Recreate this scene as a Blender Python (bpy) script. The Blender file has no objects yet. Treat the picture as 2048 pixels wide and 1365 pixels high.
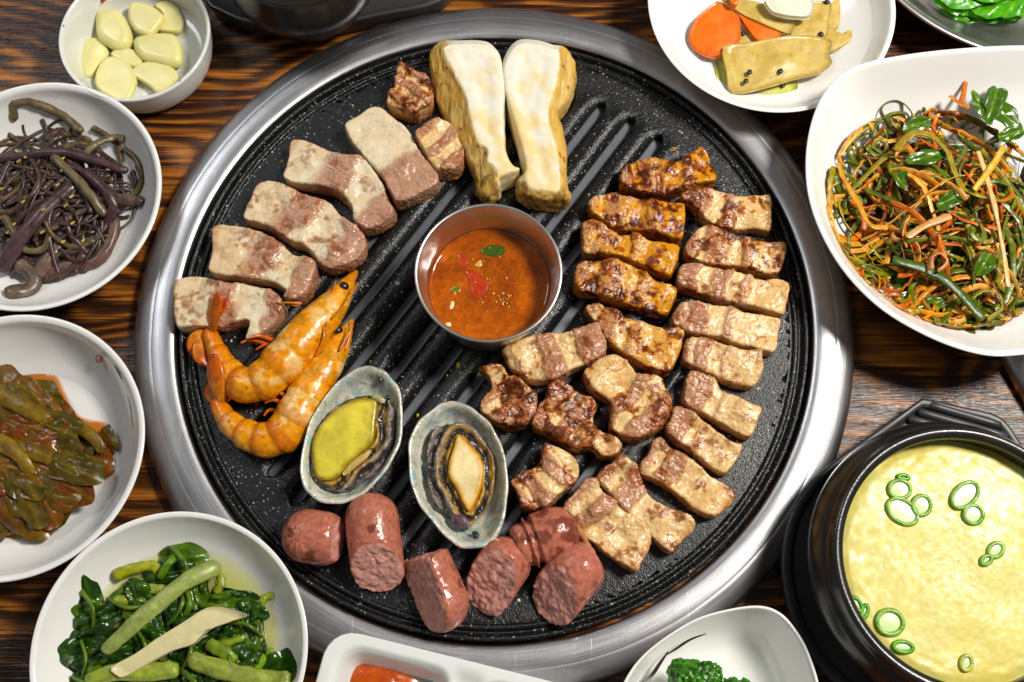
import bpy, math, random
import numpy as np
from mathutils import Vector

# ------------------------------------------------------------------ camera, light, exposure
sc = bpy.context.scene
FPX, TILT, DIST = 2200.0, math.radians(17.1), 550.0      # focal length in photo pixels, tilt from straight down, mm to the table
cam = bpy.data.cameras.new('camera')
cam.sensor_width = 36.0
cam.lens = 36.0 * FPX / 2048.0
cam.clip_start = 0.02
cam.clip_end = 50.0
camo = bpy.data.objects.new('camera', cam)
sc.collection.objects.link(camo)
camo.location = (0, -DIST * math.sin(TILT) * 0.001, DIST * math.cos(TILT) * 0.001)
camo.rotation_euler = (TILT, 0, 0)
sc.camera = camo

w = bpy.data.worlds.new('World')
sc.world = w
w.use_nodes = True
w.node_tree.nodes['Background'].inputs[0].default_value = (1.0, 0.97, 0.93, 1)
w.node_tree.nodes['Background'].inputs[1].default_value = 0.14

def area(name, loc, target, size, power, color, shape='DISK'):
    l = bpy.data.lights.new(name, 'AREA')
    l.shape = shape
    l.size = size
    l.energy = power
    l.color = color
    o = bpy.data.objects.new(name, l)
    sc.collection.objects.link(o)
    o.location = loc
    o.rotation_euler = (Vector(target) - Vector(loc)).to_track_quat('-Z', 'Y').to_euler()
    return o
area('key_lamp', (0.60, 0.16, 0.95), (0.0, 0.0, 0.0), 0.24, 15.5, (1.0, 0.95, 0.87))
area('room_lamp', (-0.75, 0.62, 1.15), (0.0, 0.0, 0.0), 0.40, 3.3, (0.95, 0.97, 1.0))

sc.view_settings.view_transform = 'Standard'
sc.view_settings.look = 'None'
sc.view_settings.gamma = 1.0
sc.view_settings.use_curve_mapping = False
sc.view_settings.exposure = 0.0
sc.cycles.use_denoising = True
sc.cycles.max_bounces = 8
sc.cycles.transparent_max_bounces = 12

# ------------------------------------------------------------------ geometry helpers (all lengths in mm)
rng = random.Random(7)
nrg = np.random.RandomState(5)
CT, ST = math.cos(TILT), math.sin(TILT)
CAM = np.array([0.0, -DIST * ST, DIST * CT])

def P(px, py, z=0.0):
    """point of the plane at height z that the photo shows at pixel px, py"""
    x, y = (px - 1024.0) / FPX, -(py - 682.5) / FPX
    d = np.array([x, y * CT + ST, y * ST - CT])
    return CAM + d * ((z - CAM[2]) / d[2])

def PP(pts, z=0.0):
    return np.array([P(a, b, z) for a, b in pts])

def RR(px, py, z, r):
    return float(np.linalg.norm(P(px + r, py, z) - P(px, py, z)))

def Z(ox, oy, s):
    return lambda pts: [(ox + x / s, oy + y / s) for x, y in pts]

def catmull(p, n=6, closed=False):
    p = np.asarray(p, float)
    N = len(p)
    out = []
    for i in range(N if closed else N - 1):
        if closed:
            a, b, c, d = p[i - 1], p[i], p[(i + 1) % N], p[(i + 2) % N]
        else:
            a, b, c, d = p[max(i - 1, 0)], p[i], p[i + 1], p[min(i + 2, N - 1)]
        for k in range(n):
            t = k / n
            out.append(0.5 * (2 * b + (c - a) * t + (2 * a - 5 * b + 4 * c - d) * t * t + (3 * b - a - 3 * c + d) * t ** 3))
    if not closed:
        out.append(p[-1])
    return np.array(out)

def _h(i, j, k, s):
    n = (i.astype(np.int64) * 374761393 + j.astype(np.int64) * 668265263 + k.astype(np.int64) * 2147483647 + s * 974634777) & 0xffffffff
    n = ((n ^ (n >> 13)) * 1274126177) & 0xffffffff
    n = ((n ^ (n >> 16)) * 2246822519) & 0xffffffff
    return ((n ^ (n >> 15)) & 0xffff) / 65535.0

def vn(x, y, z, s=0):
    x, y, z = np.broadcast_arrays(np.asarray(x, float), np.asarray(y, float), np.asarray(z, float))
    xi, yi, zi = np.floor(x), np.floor(y), np.floor(z)
    fx, fy, fz = x - xi, y - yi, z - zi
    fx, fy, fz = fx * fx * (3 - 2 * fx), fy * fy * (3 - 2 * fy), fz * fz * (3 - 2 * fz)
    r = 0
    for a in (0, 1):
        for b in (0, 1):
            for c in (0, 1):
                r = r + _h(xi + a, yi + b, zi + c, s) * (fx if a else 1 - fx) * (fy if b else 1 - fy) * (fz if c else 1 - fz)
    return r

def fbm(x, y, z, o=3, s=0):
    r, a, t = 0, 1.0, 0
    for k in range(o):
        r = r + a * vn(x * 2 ** k + 17.3 * k, y * 2 ** k + 5.1 * k, z * 2 ** k + 9.7 * k, s + k)
        t += a
        a *= 0.5
    return r / t

def sst(a, b, x):
    t = np.clip((x - a) / (b - a), 0, 1)
    return t * t * (3 - 2 * t)

def polysdf(poly, X, Y):
    d = np.full(X.shape, 1e9)
    s = np.ones(X.shape)
    N = len(poly)
    for i in range(N):
        ax, ay = poly[i]
        bx, by = poly[i - 1]
        ex, ey = bx - ax, by - ay
        wx, wy = X - ax, Y - ay
        t = np.clip((wx * ex + wy * ey) / (ex * ex + ey * ey + 1e-12), 0, 1)
        qx, qy = wx - ex * t, wy - ey * t
        d = np.minimum(d, qx * qx + qy * qy)
        c1, c2, c3 = Y >= ay, Y < by, ex * wy > ey * wx
        s = np.where((c1 & c2 & c3) | (~c1 & ~c2 & ~c3), -s, s)
    return s * np.sqrt(d)

def smin(a, b, k):
    h = np.clip(0.5 + 0.5 * (b - a) / k, 0, 1)
    return b * (1 - h) + a * h - k * h * (1 - h)

def nets(fn, lo, hi, h):
    """surface nets of the implicit function fn over a box"""
    lo, hi = np.array(lo, float), np.array(hi, float)
    n = np.ceil((hi - lo) / h).astype(int) + 1
    ax = [lo[i] + np.arange(n[i]) * h for i in range(3)]
    X, Y, ZZ = np.meshgrid(*ax, indexing='ij')
    F = fn(X, Y, ZZ)
    S = F < 0
    c = [(slice(None, -1) if not (k >> 2) & 1 else slice(1, None), slice(None, -1) if not (k >> 1) & 1 else slice(1, None), slice(None, -1) if not k & 1 else slice(1, None)) for k in range(8)]
    cnt = sum(S[q].astype(np.int8) for q in c)
    act = (cnt > 0) & (cnt < 8)
    I = np.argwhere(act)
    idx = -np.ones(act.shape, np.int64)
    idx[act] = np.arange(len(I))
    acc = np.zeros((len(I), 3))
    m = np.zeros(len(I))
    off = [np.array([(k >> 2) & 1, (k >> 1) & 1, k & 1]) for k in range(8)]
    val = [F[q][act] for q in c]
    for a in range(8):
        for b in range(a + 1, 8):
            if bin(a ^ b).count('1') != 1:
                continue
            fa, fb = val[a], val[b]
            x = (fa < 0) != (fb < 0)
            t = np.where(x, fa / np.where(x, fa - fb, 1), 0)
            acc += np.where(x[:, None], off[a] + (off[b] - off[a]) * t[:, None], 0)
            m += x
    V = lo + (I + acc / m[:, None]) * h
    Q = []
    for d in range(3):
        e, f = (d + 1) % 3, (d + 2) % 3
        sa = [slice(1, -1)] * 3
        sb = [slice(1, -1)] * 3
        sa[d] = slice(0, -1)
        sb[d] = slice(1, None)
        A, B = S[tuple(sa)], S[tuple(sb)]
        ch = np.argwhere(A != B)
        if not len(ch):
            continue
        fl = A[A != B]
        base = ch + 1
        base[:, d] -= 1
        def g(de, df):
            q = base.copy()
            q[:, e] += de
            q[:, f] += df
            return idx[q[:, 0], q[:, 1], q[:, 2]]
        q = np.stack([g(-1, -1), g(0, -1), g(0, 0), g(-1, 0)], 1)
        q[~fl] = q[~fl][:, ::-1]
        Q.append(q)
    Q = np.concatenate(Q)
    Q = Q[(Q >= 0).all(1)]
    return V, Q

def vnorm(V, Q):
    n = np.cross(V[Q[:, 2]] - V[Q[:, 0]], V[Q[:, 3]] - V[Q[:, 1]])
    N = np.zeros_like(V)
    for k in range(4):
        np.add.at(N, Q[:, k], n)
    return N / (np.linalg.norm(N, axis=1, keepdims=True) + 1e-12)

def relax(V, Q, it=1, f=0.5):
    for _ in range(it):
        A = np.zeros_like(V)
        c = np.zeros(len(V))
        for k in range(4):
            for j in (1, 3):
                np.add.at(A, Q[:, k], V[Q[:, (k + j) % 4]])
                np.add.at(c, Q[:, k], 1)
        V = V + (A / np.maximum(c, 1)[:, None] - V) * f
    return V

VIV = {'red_chilli_paste': 1.1, 'grilled_pork': 1.27, 'half_cooked_pork': 1.2, 'grilled_prawn_shell': 1.2, 'spicy_broth': 1.1, 'king_oyster_mushroom': 1.12, 'steamed_egg': 1.2, 'sausage': 1.15}
def vivid(c, s=1.28):
    l = (c * np.array([0.3, 0.55, 0.15])).sum(1, keepdims=True)
    return np.clip(l + (c - l) * s, 0.001, 1)

def mk(name, V, Fc, mat, parent=None, col=None, loc=None, rot=0.0, smooth=True):
    me = bpy.data.meshes.new(name)
    V = np.asarray(V, float) * 0.001
    if isinstance(Fc, np.ndarray):
        n, k = Fc.shape
        me.vertices.add(len(V))
        me.vertices.foreach_set('co', V.ravel())
        me.loops.add(n * k)
        me.loops.foreach_set('vertex_index', Fc.ravel().astype(np.int32))
        me.polygons.add(n)
        me.polygons.foreach_set('loop_start', np.arange(0, n * k, k, dtype=np.int32))
        me.update(calc_edges=True)
    else:
        me.from_pydata([tuple(v) for v in V], [], Fc)
    me.validate()
    me.polygons.foreach_set('use_smooth', np.full(len(me.polygons), smooth))
    if col is not None:
        a = me.color_attributes.new('Col', 'FLOAT_COLOR', 'POINT')
        c = np.ones((len(V), 4))
        c[:, :3] = vivid(np.asarray(col, float), VIV.get(mat.name, 1.28))
        a.data.foreach_set('color', c.ravel().astype(np.float32))
    me.materials.append(mat)
    o = bpy.data.objects.new(name, me)
    sc.collection.objects.link(o)
    if loc is not None:
        o.location = [q * 0.001 for q in loc]
    o.rotation_euler = (0, 0, rot)
    if parent is not None:
        o.parent = parent
    return o

def empty(name, loc):
    o = bpy.data.objects.new(name, None)
    o.empty_display_size = 0.01
    o.location = [q * 0.001 for q in loc]
    sc.collection.objects.link(o)
    return o

def tag(o, label=None, cat=None, group=None, kind=None):
    for k, v in (('label', label), ('category', cat), ('group', group), ('kind', kind)):
        if v:
            o[k] = v
    return o

def loft(rings, closed=True):
    """quads between successive rings of equal length"""
    rings = [np.asarray(r, float) for r in rings]
    n = len(rings[0])
    V = np.concatenate(rings)
    i = np.arange(n if closed else n - 1)
    Q = []
    for k in range(len(rings) - 1):
        a, b = k * n + i, k * n + (i + 1) % n
        Q.append(np.stack([a, b, b + n, a + n], 1))
    return V, np.concatenate(Q)

def tube(pts, rad, n=8, flat=1.0, twist=0.0):
    """tube along pts; flat scales the vertical half-axis; rounded ends"""
    pts = np.asarray(pts, float)
    N = len(pts)
    rad = np.broadcast_to(np.asarray(rad, float), (N,)).copy()
    T = np.gradient(pts, axis=0)
    T /= np.linalg.norm(T, axis=1, keepdims=True) + 1e-9
    up = np.tile(np.array([0.0, 0, 1]), (N, 1))
    S = np.cross(T, up)
    l = np.linalg.norm(S, axis=1, keepdims=True)
    S = np.where(l < 0.1, np.array([[1.0, 0, 0]]), S / np.maximum(l, 1e-6))
    U = np.cross(S, T)
    tw = np.broadcast_to(np.asarray(twist, float), (N,))
    S, U = S * np.cos(tw)[:, None] + U * np.sin(tw)[:, None], U * np.cos(tw)[:, None] - S * np.sin(tw)[:, None]
    a = np.linspace(0, 2 * math.pi, n, endpoint=False)
    rings = []
    def ring(k, f, push):
        c = pts[k] + T[k] * push
        return c + rad[k] * f * (np.cos(a)[:, None] * S[k] + flat * np.sin(a)[:, None] * U[k])
    rings.append(ring(0, 0.03, -rad[0] * 0.55 * min(1, flat * 2)))
    rings.append(ring(0, 0.7, -rad[0] * 0.4 * min(1, flat * 2)))
    for k in range(N):
        rings.append(ring(k, 1, 0))
    rings.append(ring(N - 1, 0.7, rad[-1] * 0.4 * min(1, flat * 2)))
    rings.append(ring(N - 1, 0.03, rad[-1] * 0.55 * min(1, flat * 2)))
    V, Q = loft(rings)
    return V, Q[:, ::-1]

def dish(rim, prof, c=None):
    """shell swept from a rim outline (mm, x y) by a profile of (scale about the centre, height)"""
    rim = np.asarray(rim)[:, :2]
    if c is None:
        c = rim.mean(0)
    c = np.asarray(c)[:2]
    prof = catmull(prof, 3)
    rings = []
    for s, z in prof:
        q = c + (rim - c) * max(s, 0.004)
        rings.append(np.c_[q, np.full(len(q), z)])
    V, Q = loft(rings)
    return V, Q

def circle(c, r, n=96, sx=1.0, sy=1.0):
    a = np.linspace(0, 2 * math.pi, n, endpoint=False)
    return np.c_[c[0] + r * sx * np.cos(a), c[1] + r * sy * np.sin(a)]

def polar(outline, rings, c=None):
    outline = np.asarray(outline)[:, :2]
    c = outline.mean(0) if c is None else np.asarray(c)[:2]
    R = [c + (outline - c) * max(k / rings, 0.004) for k in range(rings + 1)]
    V, Q = loft([np.c_[r, np.zeros(len(r))] for r in R])
    rel = np.repeat(np.arange(rings + 1) / rings, len(outline))
    return V, Q, rel

# ------------------------------------------------------------------ materials
class N:
    def __init__(s, name):
        s.m = bpy.data.materials.new(name)
        s.m.use_nodes = True
        s.t = s.m.node_tree
        s.b = s.t.nodes['Principled BSDF']
        s.out = s.t.nodes['Material Output']
    def n(s, typ, **kw):
        q = s.t.nodes.new(typ)
        for k, v in kw.items():
            if k.startswith('i_'):
                key = k[2:]
                q.inputs[int(key) if key.isdigit() else key.replace('_', ' ')].default_value = v
            else:
                setattr(q, k, v)
        return q
    def l(s, a, b):
        s.t.links.new(a, b)
    def set(s, **kw):
        for k, v in kw.items():
            s.b.inputs[k.replace('_', ' ')].default_value = v
        return s
    def coord(s, scale=(1, 1, 1), rot=(0, 0, 0), kind='Object'):
        tc = s.n('ShaderNodeTexCoord')
        mp = s.n('ShaderNodeMapping')
        mp.inputs['Scale'].default_value = scale
        mp.inputs['Rotation'].default_value = rot
        s.l(tc.outputs[kind], mp.inputs['Vector'])
        return mp.outputs[0]
    def noise(s, vec, scale, detail=3, rough=0.5, dist=0.0):
        q = s.n('ShaderNodeTexNoise')
        q.inputs['Scale'].default_value = scale
        q.inputs['Detail'].default_value = detail
        q.inputs['Roughness'].default_value = rough
        q.inputs['Distortion'].default_value = dist
        s.l(vec, q.inputs['Vector'])
        return q.outputs['Fac']
    def ramp(s, fac, stops, interp='LINEAR'):
        q = s.n('ShaderNodeValToRGB')
        e = q.color_ramp.elements
        q.color_ramp.interpolation = interp
        while len(e) < len(stops):
            e.new(0.5)
        for i, (p, c) in enumerate(stops):
            e[i].position = p
            e[i].color = (c[0], c[1], c[2], 1) if not isinstance(c, (int, float)) else (c, c, c, 1)
        s.l(fac, q.inputs[0])
        return q.outputs[0]
    def mix(s, a, b, fac, mode='MIX'):
        q = s.n('ShaderNodeMix', data_type='RGBA', blend_type=mode)
        for v, i in ((fac, 0), (a, 6), (b, 7)):
            if hasattr(v, 'links'):
                s.l(v, q.inputs[i])
            elif isinstance(v, (int, float)):
                q.inputs[i].default_value = v
            else:
                q.inputs[i].default_value = (v[0], v[1], v[2], 1)
        return q.outputs[2]
    def math(s, op, a, b=0.0):
        q = s.n('ShaderNodeMath', operation=op)
        for v, i in ((a, 0), (b, 1)):
            if hasattr(v, 'links'):
                s.l(v, q.inputs[i])
            else:
                q.inputs[i].default_value = v
        return q.outputs[0]
    def bump(s, h, strength, dist=0.001, nrm=None):
        q = s.n('ShaderNodeBump')
        q.inputs['Strength'].default_value = strength
        q.inputs['Distance'].default_value = dist
        s.l(h, q.inputs['Height'])
        if nrm is not None:
            s.l(nrm, q.inputs['Normal'])
        return q.outputs[0]
    def base(s, c):
        if hasattr(c, 'links'):
            s.l(c, s.b.inputs['Base Color'])
        else:
            s.b.inputs['Base Color'].default_value = (c[0], c[1], c[2], 1)
        return s
    def nrm(s, q):
        s.l(q, s.b.inputs['Normal'])
    def attr(s, name='Col'):
        q = s.n('ShaderNodeAttribute')
        q.attribute_name = name
        return q.outputs['Color']

def food(name, rough=0.32, fine=900, bump=0.35, bscale=420, sss=0.0, sssr=(1, 0.5, 0.3), mott=0.25, coat=0.0, dist=0.0006):
    """organic surface: albedo from the mesh's colour attribute, mottled, with fine relief"""
    k = N(name)
    v = k.coord()
    n1 = k.noise(v, fine, 3)
    tone = k.ramp(n1, [(0.25, (1 - mott,) * 3), (0.75, (1 + mott * 0.5,) * 3)])
    k.base(k.mix(k.attr(), tone, 1.0, 'MULTIPLY'))
    n2 = k.noise(v, bscale, 4, 0.6, 0.4)
    k.nrm(k.bump(n2, bump, dist))
    r = k.noise(v, bscale * 0.5, 2)
    k.l(k.ramp(r, [(0.3, rough * 0.7), (0.7, min(1, rough * 1.5))]), k.b.inputs['Roughness'])
    if sss:
        k.set(Subsurface_Weight=sss, Subsurface_Scale=0.004)
        k.b.inputs['Subsurface Radius'].default_value = sssr
    if coat:
        k.set(Coat_Weight=coat, Coat_Roughness=0.12)
    return k.m

def plain(name, c, rough=0.4, metal=0.0, **kw):
    k = N(name).set(Roughness=rough, Metallic=metal)
    k.base(c)
    k.set(**kw)
    return k.m

def m_wood():
    k = N('lacquered_burnt_pine')
    g = k.n('ShaderNodeNewGeometry').outputs['Position']
    mp = k.n('ShaderNodeMapping')
    mp.inputs['Scale'].default_value = (1, 1, 1)
    k.l(g, mp.inputs[0])
    pos = mp.outputs[0]
    # slow warp so that the growth rings swing
    mp2 = k.n('ShaderNodeMapping')
    mp2.inputs['Scale'].default_value = (5.5, 13, 1)
    k.l(g, mp2.inputs[0])
    warp = k.noise(mp2.outputs[0], 1.0, 2, 0.4)
    sep = k.n('ShaderNodeSeparateXYZ')
    k.l(pos, sep.inputs[0])
    y = k.math('ADD', sep.outputs[1], k.math('MULTIPLY', warp, 0.20))
    mp3 = k.n('ShaderNodeMapping')
    mp3.inputs['Scale'].default_value = (16, 520, 1)
    k.l(g, mp3.inputs[0])
    fib = k.noise(mp3.outputs[0], 1.0, 4, 0.65)
    y2 = k.math('ADD', y, k.math('MULTIPLY', fib, 0.009))
    band = k.math('SINE', k.math('MULTIPLY', y2, 2 * math.pi / 0.0125))
    mp4 = k.n('ShaderNodeMapping')
    mp4.inputs['Scale'].default_value = (7, 30, 1)
    mp4.inputs['Location'].default_value = (3, 1, 0)
    k.l(g, mp4.inputs[0])
    big = k.noise(mp4.outputs[0], 1.0, 2)
    lev = k.math('ADD', k.math('MULTIPLY', band, 0.20), k.math('MULTIPLY', big, 1.0))
    lev = k.math('ADD', lev, k.math('MULTIPLY', k.math('SUBTRACT', fib, 0.5), 1.1))
    colr = k.ramp(lev, [(0.25, (0.026, 0.009, 0.004)), (0.46, (0.058, 0.019, 0.005)), (0.58, (0.12, 0.040, 0.007)), (0.72, (0.27, 0.088, 0.010)), (0.94, (0.43, 0.15, 0.016))])
    streak = k.ramp(fib, [(0.3, 0.62), (0.7, 1.2)])
    k.base(k.mix(colr, streak, 1.0, 'MULTIPLY'))
    mp5 = k.n('ShaderNodeMapping')
    mp5.inputs['Scale'].default_value = (30, 900, 1)
    k.l(g, mp5.inputs[0])
    pore = k.noise(mp5.outputs[0], 1.0, 3, 0.6)
    h = k.math('ADD', k.math('MULTIPLY', lev, 0.4), pore)
    k.nrm(k.bump(h, 0.55, 0.0006))
    k.set(Roughness=0.27)
    k.b.inputs['Specular IOR Level'].default_value = 0.30
    return k.m

def m_steel(name, rough=0.28, scratch=True, col=(0.58, 0.58, 0.60), aniso=0.0, speck=True):
    k = N(name)
    v = k.coord()
    n = k.noise(v, 60, 4, 0.6)
    c = k.ramp(n, [(0.3, tuple(q * 0.82 for q in col)), (0.7, col)])
    h = k.noise(v, 700, 3, 0.6)
    if scratch:
        # circular brushing: radius drives the streaks
        sep = k.n('ShaderNodeSeparateXYZ')
        k.l(v, sep.inputs[0])
        r = k.math('SQRT', k.math('ADD', k.math('POWER', sep.outputs[0], 2), k.math('POWER', sep.outputs[1], 2)))
        th = k.math('ARCTAN2', sep.outputs[1], sep.outputs[0])
        cv = k.n('ShaderNodeCombineXYZ')
        k.l(k.math('MULTIPLY', r, 1500), cv.inputs[0])
        k.l(k.math('MULTIPLY', th, 5), cv.inputs[1])
        br = k.noise(cv.outputs[0], 1.0, 4, 0.7)
        rv = k.math('ADD', k.math('MULTIPLY', br, 0.30), rough - 0.12)
        k.l(rv, k.b.inputs['Roughness'])
        # random fine scratches
        s1_ = k.ramp(k.noise(k.coord((14, 1300, 1), (0, 0, 0.9)), 1.0, 1), [(0.72, 0.0), (0.77, 1.0)])
        s2_ = k.ramp(k.noise(k.coord((1200, 18, 1), (0, 0, 0.35)), 1.0, 1), [(0.72, 0.0), (0.77, 1.0)])
        sc1 = k.math('ADD', s1_, s2_)
        c = k.mix(c, (0.72, 0.72, 0.73), k.math('MULTIPLY', sc1, 0.5))
        h2 = k.math('ADD', k.math('MULTIPLY', br, 0.6), k.math('MULTIPLY', sc1, -0.2))
        k.nrm(k.bump(k.math('ADD', h2, k.math('MULTIPLY', h, 0.3)), 0.16, 0.0005))
    else:
        k.set(Roughness=rough)
        k.nrm(k.bump(h, 0.06, 0.0004))
    if speck:
        vo2 = k.n('ShaderNodeTexVoronoi')
        vo2.inputs['Scale'].default_value = 140
        k.l(v, vo2.inputs['Vector'])
        sp = k.ramp(vo2.outputs['Distance'], [(0.06, 1.0), (0.10, 0.0)])
        sel = k.ramp(k.noise(v, 33, 1), [(0.60, 0.0), (0.64, 1.0)])
        f = k.math('MULTIPLY', sp, sel)
        c = k.mix(c, (0.75, 0.74, 0.72), f)
        k.l(k.math('SUBTRACT', 1.0, k.math('MULTIPLY', f, 0.8)), k.b.inputs['Metallic'])
    else:
        k.set(Metallic=1.0)
    if aniso:
        k.set(Anisotropic=aniso)
        tg = k.n('ShaderNodeTangent', direction_type='RADIAL', axis='Z')
        k.l(tg.outputs[0], k.b.inputs['Tangent'])
    k.base(c)
    return k.m

def m_plate():
    k = N('speckled_nonstick_coating')
    v = k.coord()
    vo = k.n('ShaderNodeTexVoronoi')
    vo.inputs['Scale'].default_value = 520
    k.l(v, vo.inputs['Vector'])
    dot = k.ramp(vo.outputs['Distance'], [(0.15, 1.0), (0.26, 0.0)])
    sepc = k.n('ShaderNodeSeparateColor')
    k.l(vo.outputs['Color'], sepc.inputs[0])
    pick = k.ramp(sepc.outputs[0], [(0.45, 0.0), (0.95, 1.0)])
    spk = k.math('MULTIPLY', dot, pick)
    spc = k.ramp(sepc.outputs[1], [(0.2, (0.42, 0.44, 0.46)), (0.6, (0.30, 0.36, 0.36)), (0.85, (0.5, 0.46, 0.38))])
    spk = k.math('MULTIPLY', spk, k.ramp(k.noise(v, 60, 3, 0.6), [(0.3, 0.35), (0.65, 1.2)]))
    c = k.mix((0.007, 0.0075, 0.0085), spc, k.math('MULTIPLY', spk, 1.0))
    # spilled golden crumbs and salt
    vo2 = k.n('ShaderNodeTexVoronoi')
    vo2.inputs['Scale'].default_value = 330
    k.l(v, vo2.inputs['Vector'])
    s2 = k.n('ShaderNodeSeparateColor')
    k.l(vo2.outputs['Color'], s2.inputs[0])
    d2 = k.math('MULTIPLY', k.ramp(vo2.outputs['Distance'], [(0.14, 1.0), (0.22, 0.0)]), k.ramp(s2.outputs[0], [(0.86, 0.0), (0.9, 1.0)]))
    d2 = k.math('MULTIPLY', d2, k.ramp(k.noise(v, 22, 2), [(0.45, 0.0), (0.6, 1.0)]))
    cc = k.ramp(s2.outputs[1], [(0.3, (0.45, 0.27, 0.06)), (0.6, (0.55, 0.52, 0.46))])
    k.base(k.mix(c, cc, d2))
    n = k.noise(v, 1300, 2, 0.6)
    n2 = k.noise(v, 500, 3, 0.6)
    k.nrm(k.bump(k.math('ADD', n, n2), 0.55, 0.0005))
    # patches of oil
    oil = k.noise(v, 16, 3)
    k.l(k.ramp(oil, [(0.40, 0.36), (0.62, 0.18)]), k.b.inputs['Roughness'])
    k.b.inputs['Specular IOR Level'].default_value = 0.4
    return k.m

def m_china(name, col=(0.84, 0.84, 0.82), specks=0.0, rough=0.12):
    k = N(name)
    v = k.coord()
    n = k.noise(v, 14, 2)
    c = k.ramp(n, [(0.3, tuple(q * 0.97 for q in col)), (0.7, col)])
    if specks:
        vo = k.n('ShaderNodeTexVoronoi')
        vo.inputs['Scale'].default_value = 190
        k.l(v, vo.inputs['Vector'])
        s2 = k.n('ShaderNodeSeparateColor')
        k.l(vo.outputs['Color'], s2.inputs[0])
        f = k.math('MULTIPLY', k.ramp(vo.outputs['Distance'], [(0.10, 1.0), (0.17, 0.0)]), k.ramp(s2.outputs[0], [(1 - specks, 0.0), (1 - specks + 0.02, 1.0)]))
        c = k.mix(c, (0.16, 0.18, 0.17), f)
    k.base(c)
    k.set(Roughness=rough, Coat_Weight=0.25, Coat_Roughness=0.04)
    k.nrm(k.bump(k.noise(v, 45, 2), 0.03, 0.001))
    return k.m

def m_black(name, rough=0.3, col=(0.012, 0.012, 0.013), grain=1200, b=0.12):
    k = N(name)
    v = k.coord()
    k.base(k.ramp(k.noise(v, 40, 3), [(0.3, tuple(q * 0.75 for q in col)), (0.7, tuple(q * 1.3 for q in col))]))
    k.l(k.ramp(k.noise(v, 25, 3), [(0.3, rough * 0.75), (0.7, rough * 1.35)]), k.b.inputs['Roughness'])
    k.nrm(k.bump(k.noise(v, grain, 3), b, 0.0004))
    return k.m

def m_liquid(name, tint, body, alpha, rough=0.06):
    """thin clear sauce: tints what lies under it, with a wet gloss"""
    k = N(name)
    k.base(body)
    k.set(Roughness=rough)
    v = k.coord()
    k.nrm(k.bump(k.noise(v, 90, 2), 0.08, 0.001))
    tr = k.n('ShaderNodeBsdfTransparent')
    mx = k.n('ShaderNodeMixShader')
    at = k.n('ShaderNodeAttribute')
    at.attribute_name = 'Col'
    k.l(k.math('MULTIPLY', at.outputs['Fac'], alpha), mx.inputs[0])
    k.l(k.mix((1, 1, 1), tint, at.outputs['Fac']), tr.inputs[0])
    k.l(tr.outputs[0], mx.inputs[1])
    k.l(k.b.outputs[0], mx.inputs[2])
    k.l(mx.outputs[0], k.out.inputs[0])
    return k.m

M = {}
M['wood'] = m_wood()
M['ring'] = m_steel('brushed_steel', 0.31)
M['cup'] = m_steel('cup_steel', 0.34, False, (0.66, 0.64, 0.62), speck=False)
M['tray'] = m_steel('drip_tray_steel', 0.5, False, (0.17, 0.18, 0.205), speck=False)
M['plate'] = m_plate()
M['china'] = m_china('white_glazed_china')
M['speckled'] = m_china('speckled_glazed_china', (0.76, 0.78, 0.76), 0.10)
M['pot'] = m_black('black_glazed_stoneware', 0.24, (0.013, 0.012, 0.011))
M['plastic'] = m_black('black_moulded_plastic', 0.38, (0.026, 0.026, 0.028), 1500, 0.08)
M['meat'] = food('grilled_pork', 0.22, 900, 0.6, 400, 0.0, mott=0.30, coat=0.0, dist=0.0008)
M['fatmeat'] = food('half_cooked_pork', 0.25, 700, 0.4, 420, 0.05, mott=0.14, coat=0.0, dist=0.0007)
M['prawn'] = food('grilled_prawn_shell', 0.25, 500, 0.25, 300, 0.04, mott=0.30, coat=0.1)
M['sausage'] = food('sausage', 0.22, 500, 0.18, 300, 0.05, mott=0.15)
M['mushroom'] = food('king_oyster_mushroom', 0.42, 300, 0.25, 260, 0.10, mott=0.08)
M['garlic'] = food('raw_garlic', 0.24, 120, 0.05, 150, 0.18, (1, 0.9, 0.5), mott=0.05)
M['leaf'] = food('wet_leaf', 0.24, 260, 0.35, 240, mott=0.35)
M['stem'] = food('wet_stem', 0.30, 320, 0.45, 380, mott=0.35)
M['egg'] = food('steamed_egg', 0.42, 420, 0.15, 600, 0.05, (1, 0.8, 0.3), mott=0.10, coat=0.08, dist=0.0005)
M['abalone'] = food('abalone_flesh', 0.28, 420, 0.35, 330, 0.05, mott=0.14)
M['paste'] = food('red_chilli_paste', 0.2, 300, 0.25, 250, mott=0.2, coat=0.5)
# ------------------------------------------------------------------ table
V, Q = loft([np.array([[-1500., -1200, 0], [1500, -1200, 0]]), np.array([[-1500., 1200, 0], [1500, 1200, 0]])], closed=False)
tag(mk('table_top', V, Q, M['wood']), kind='structure')

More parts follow.
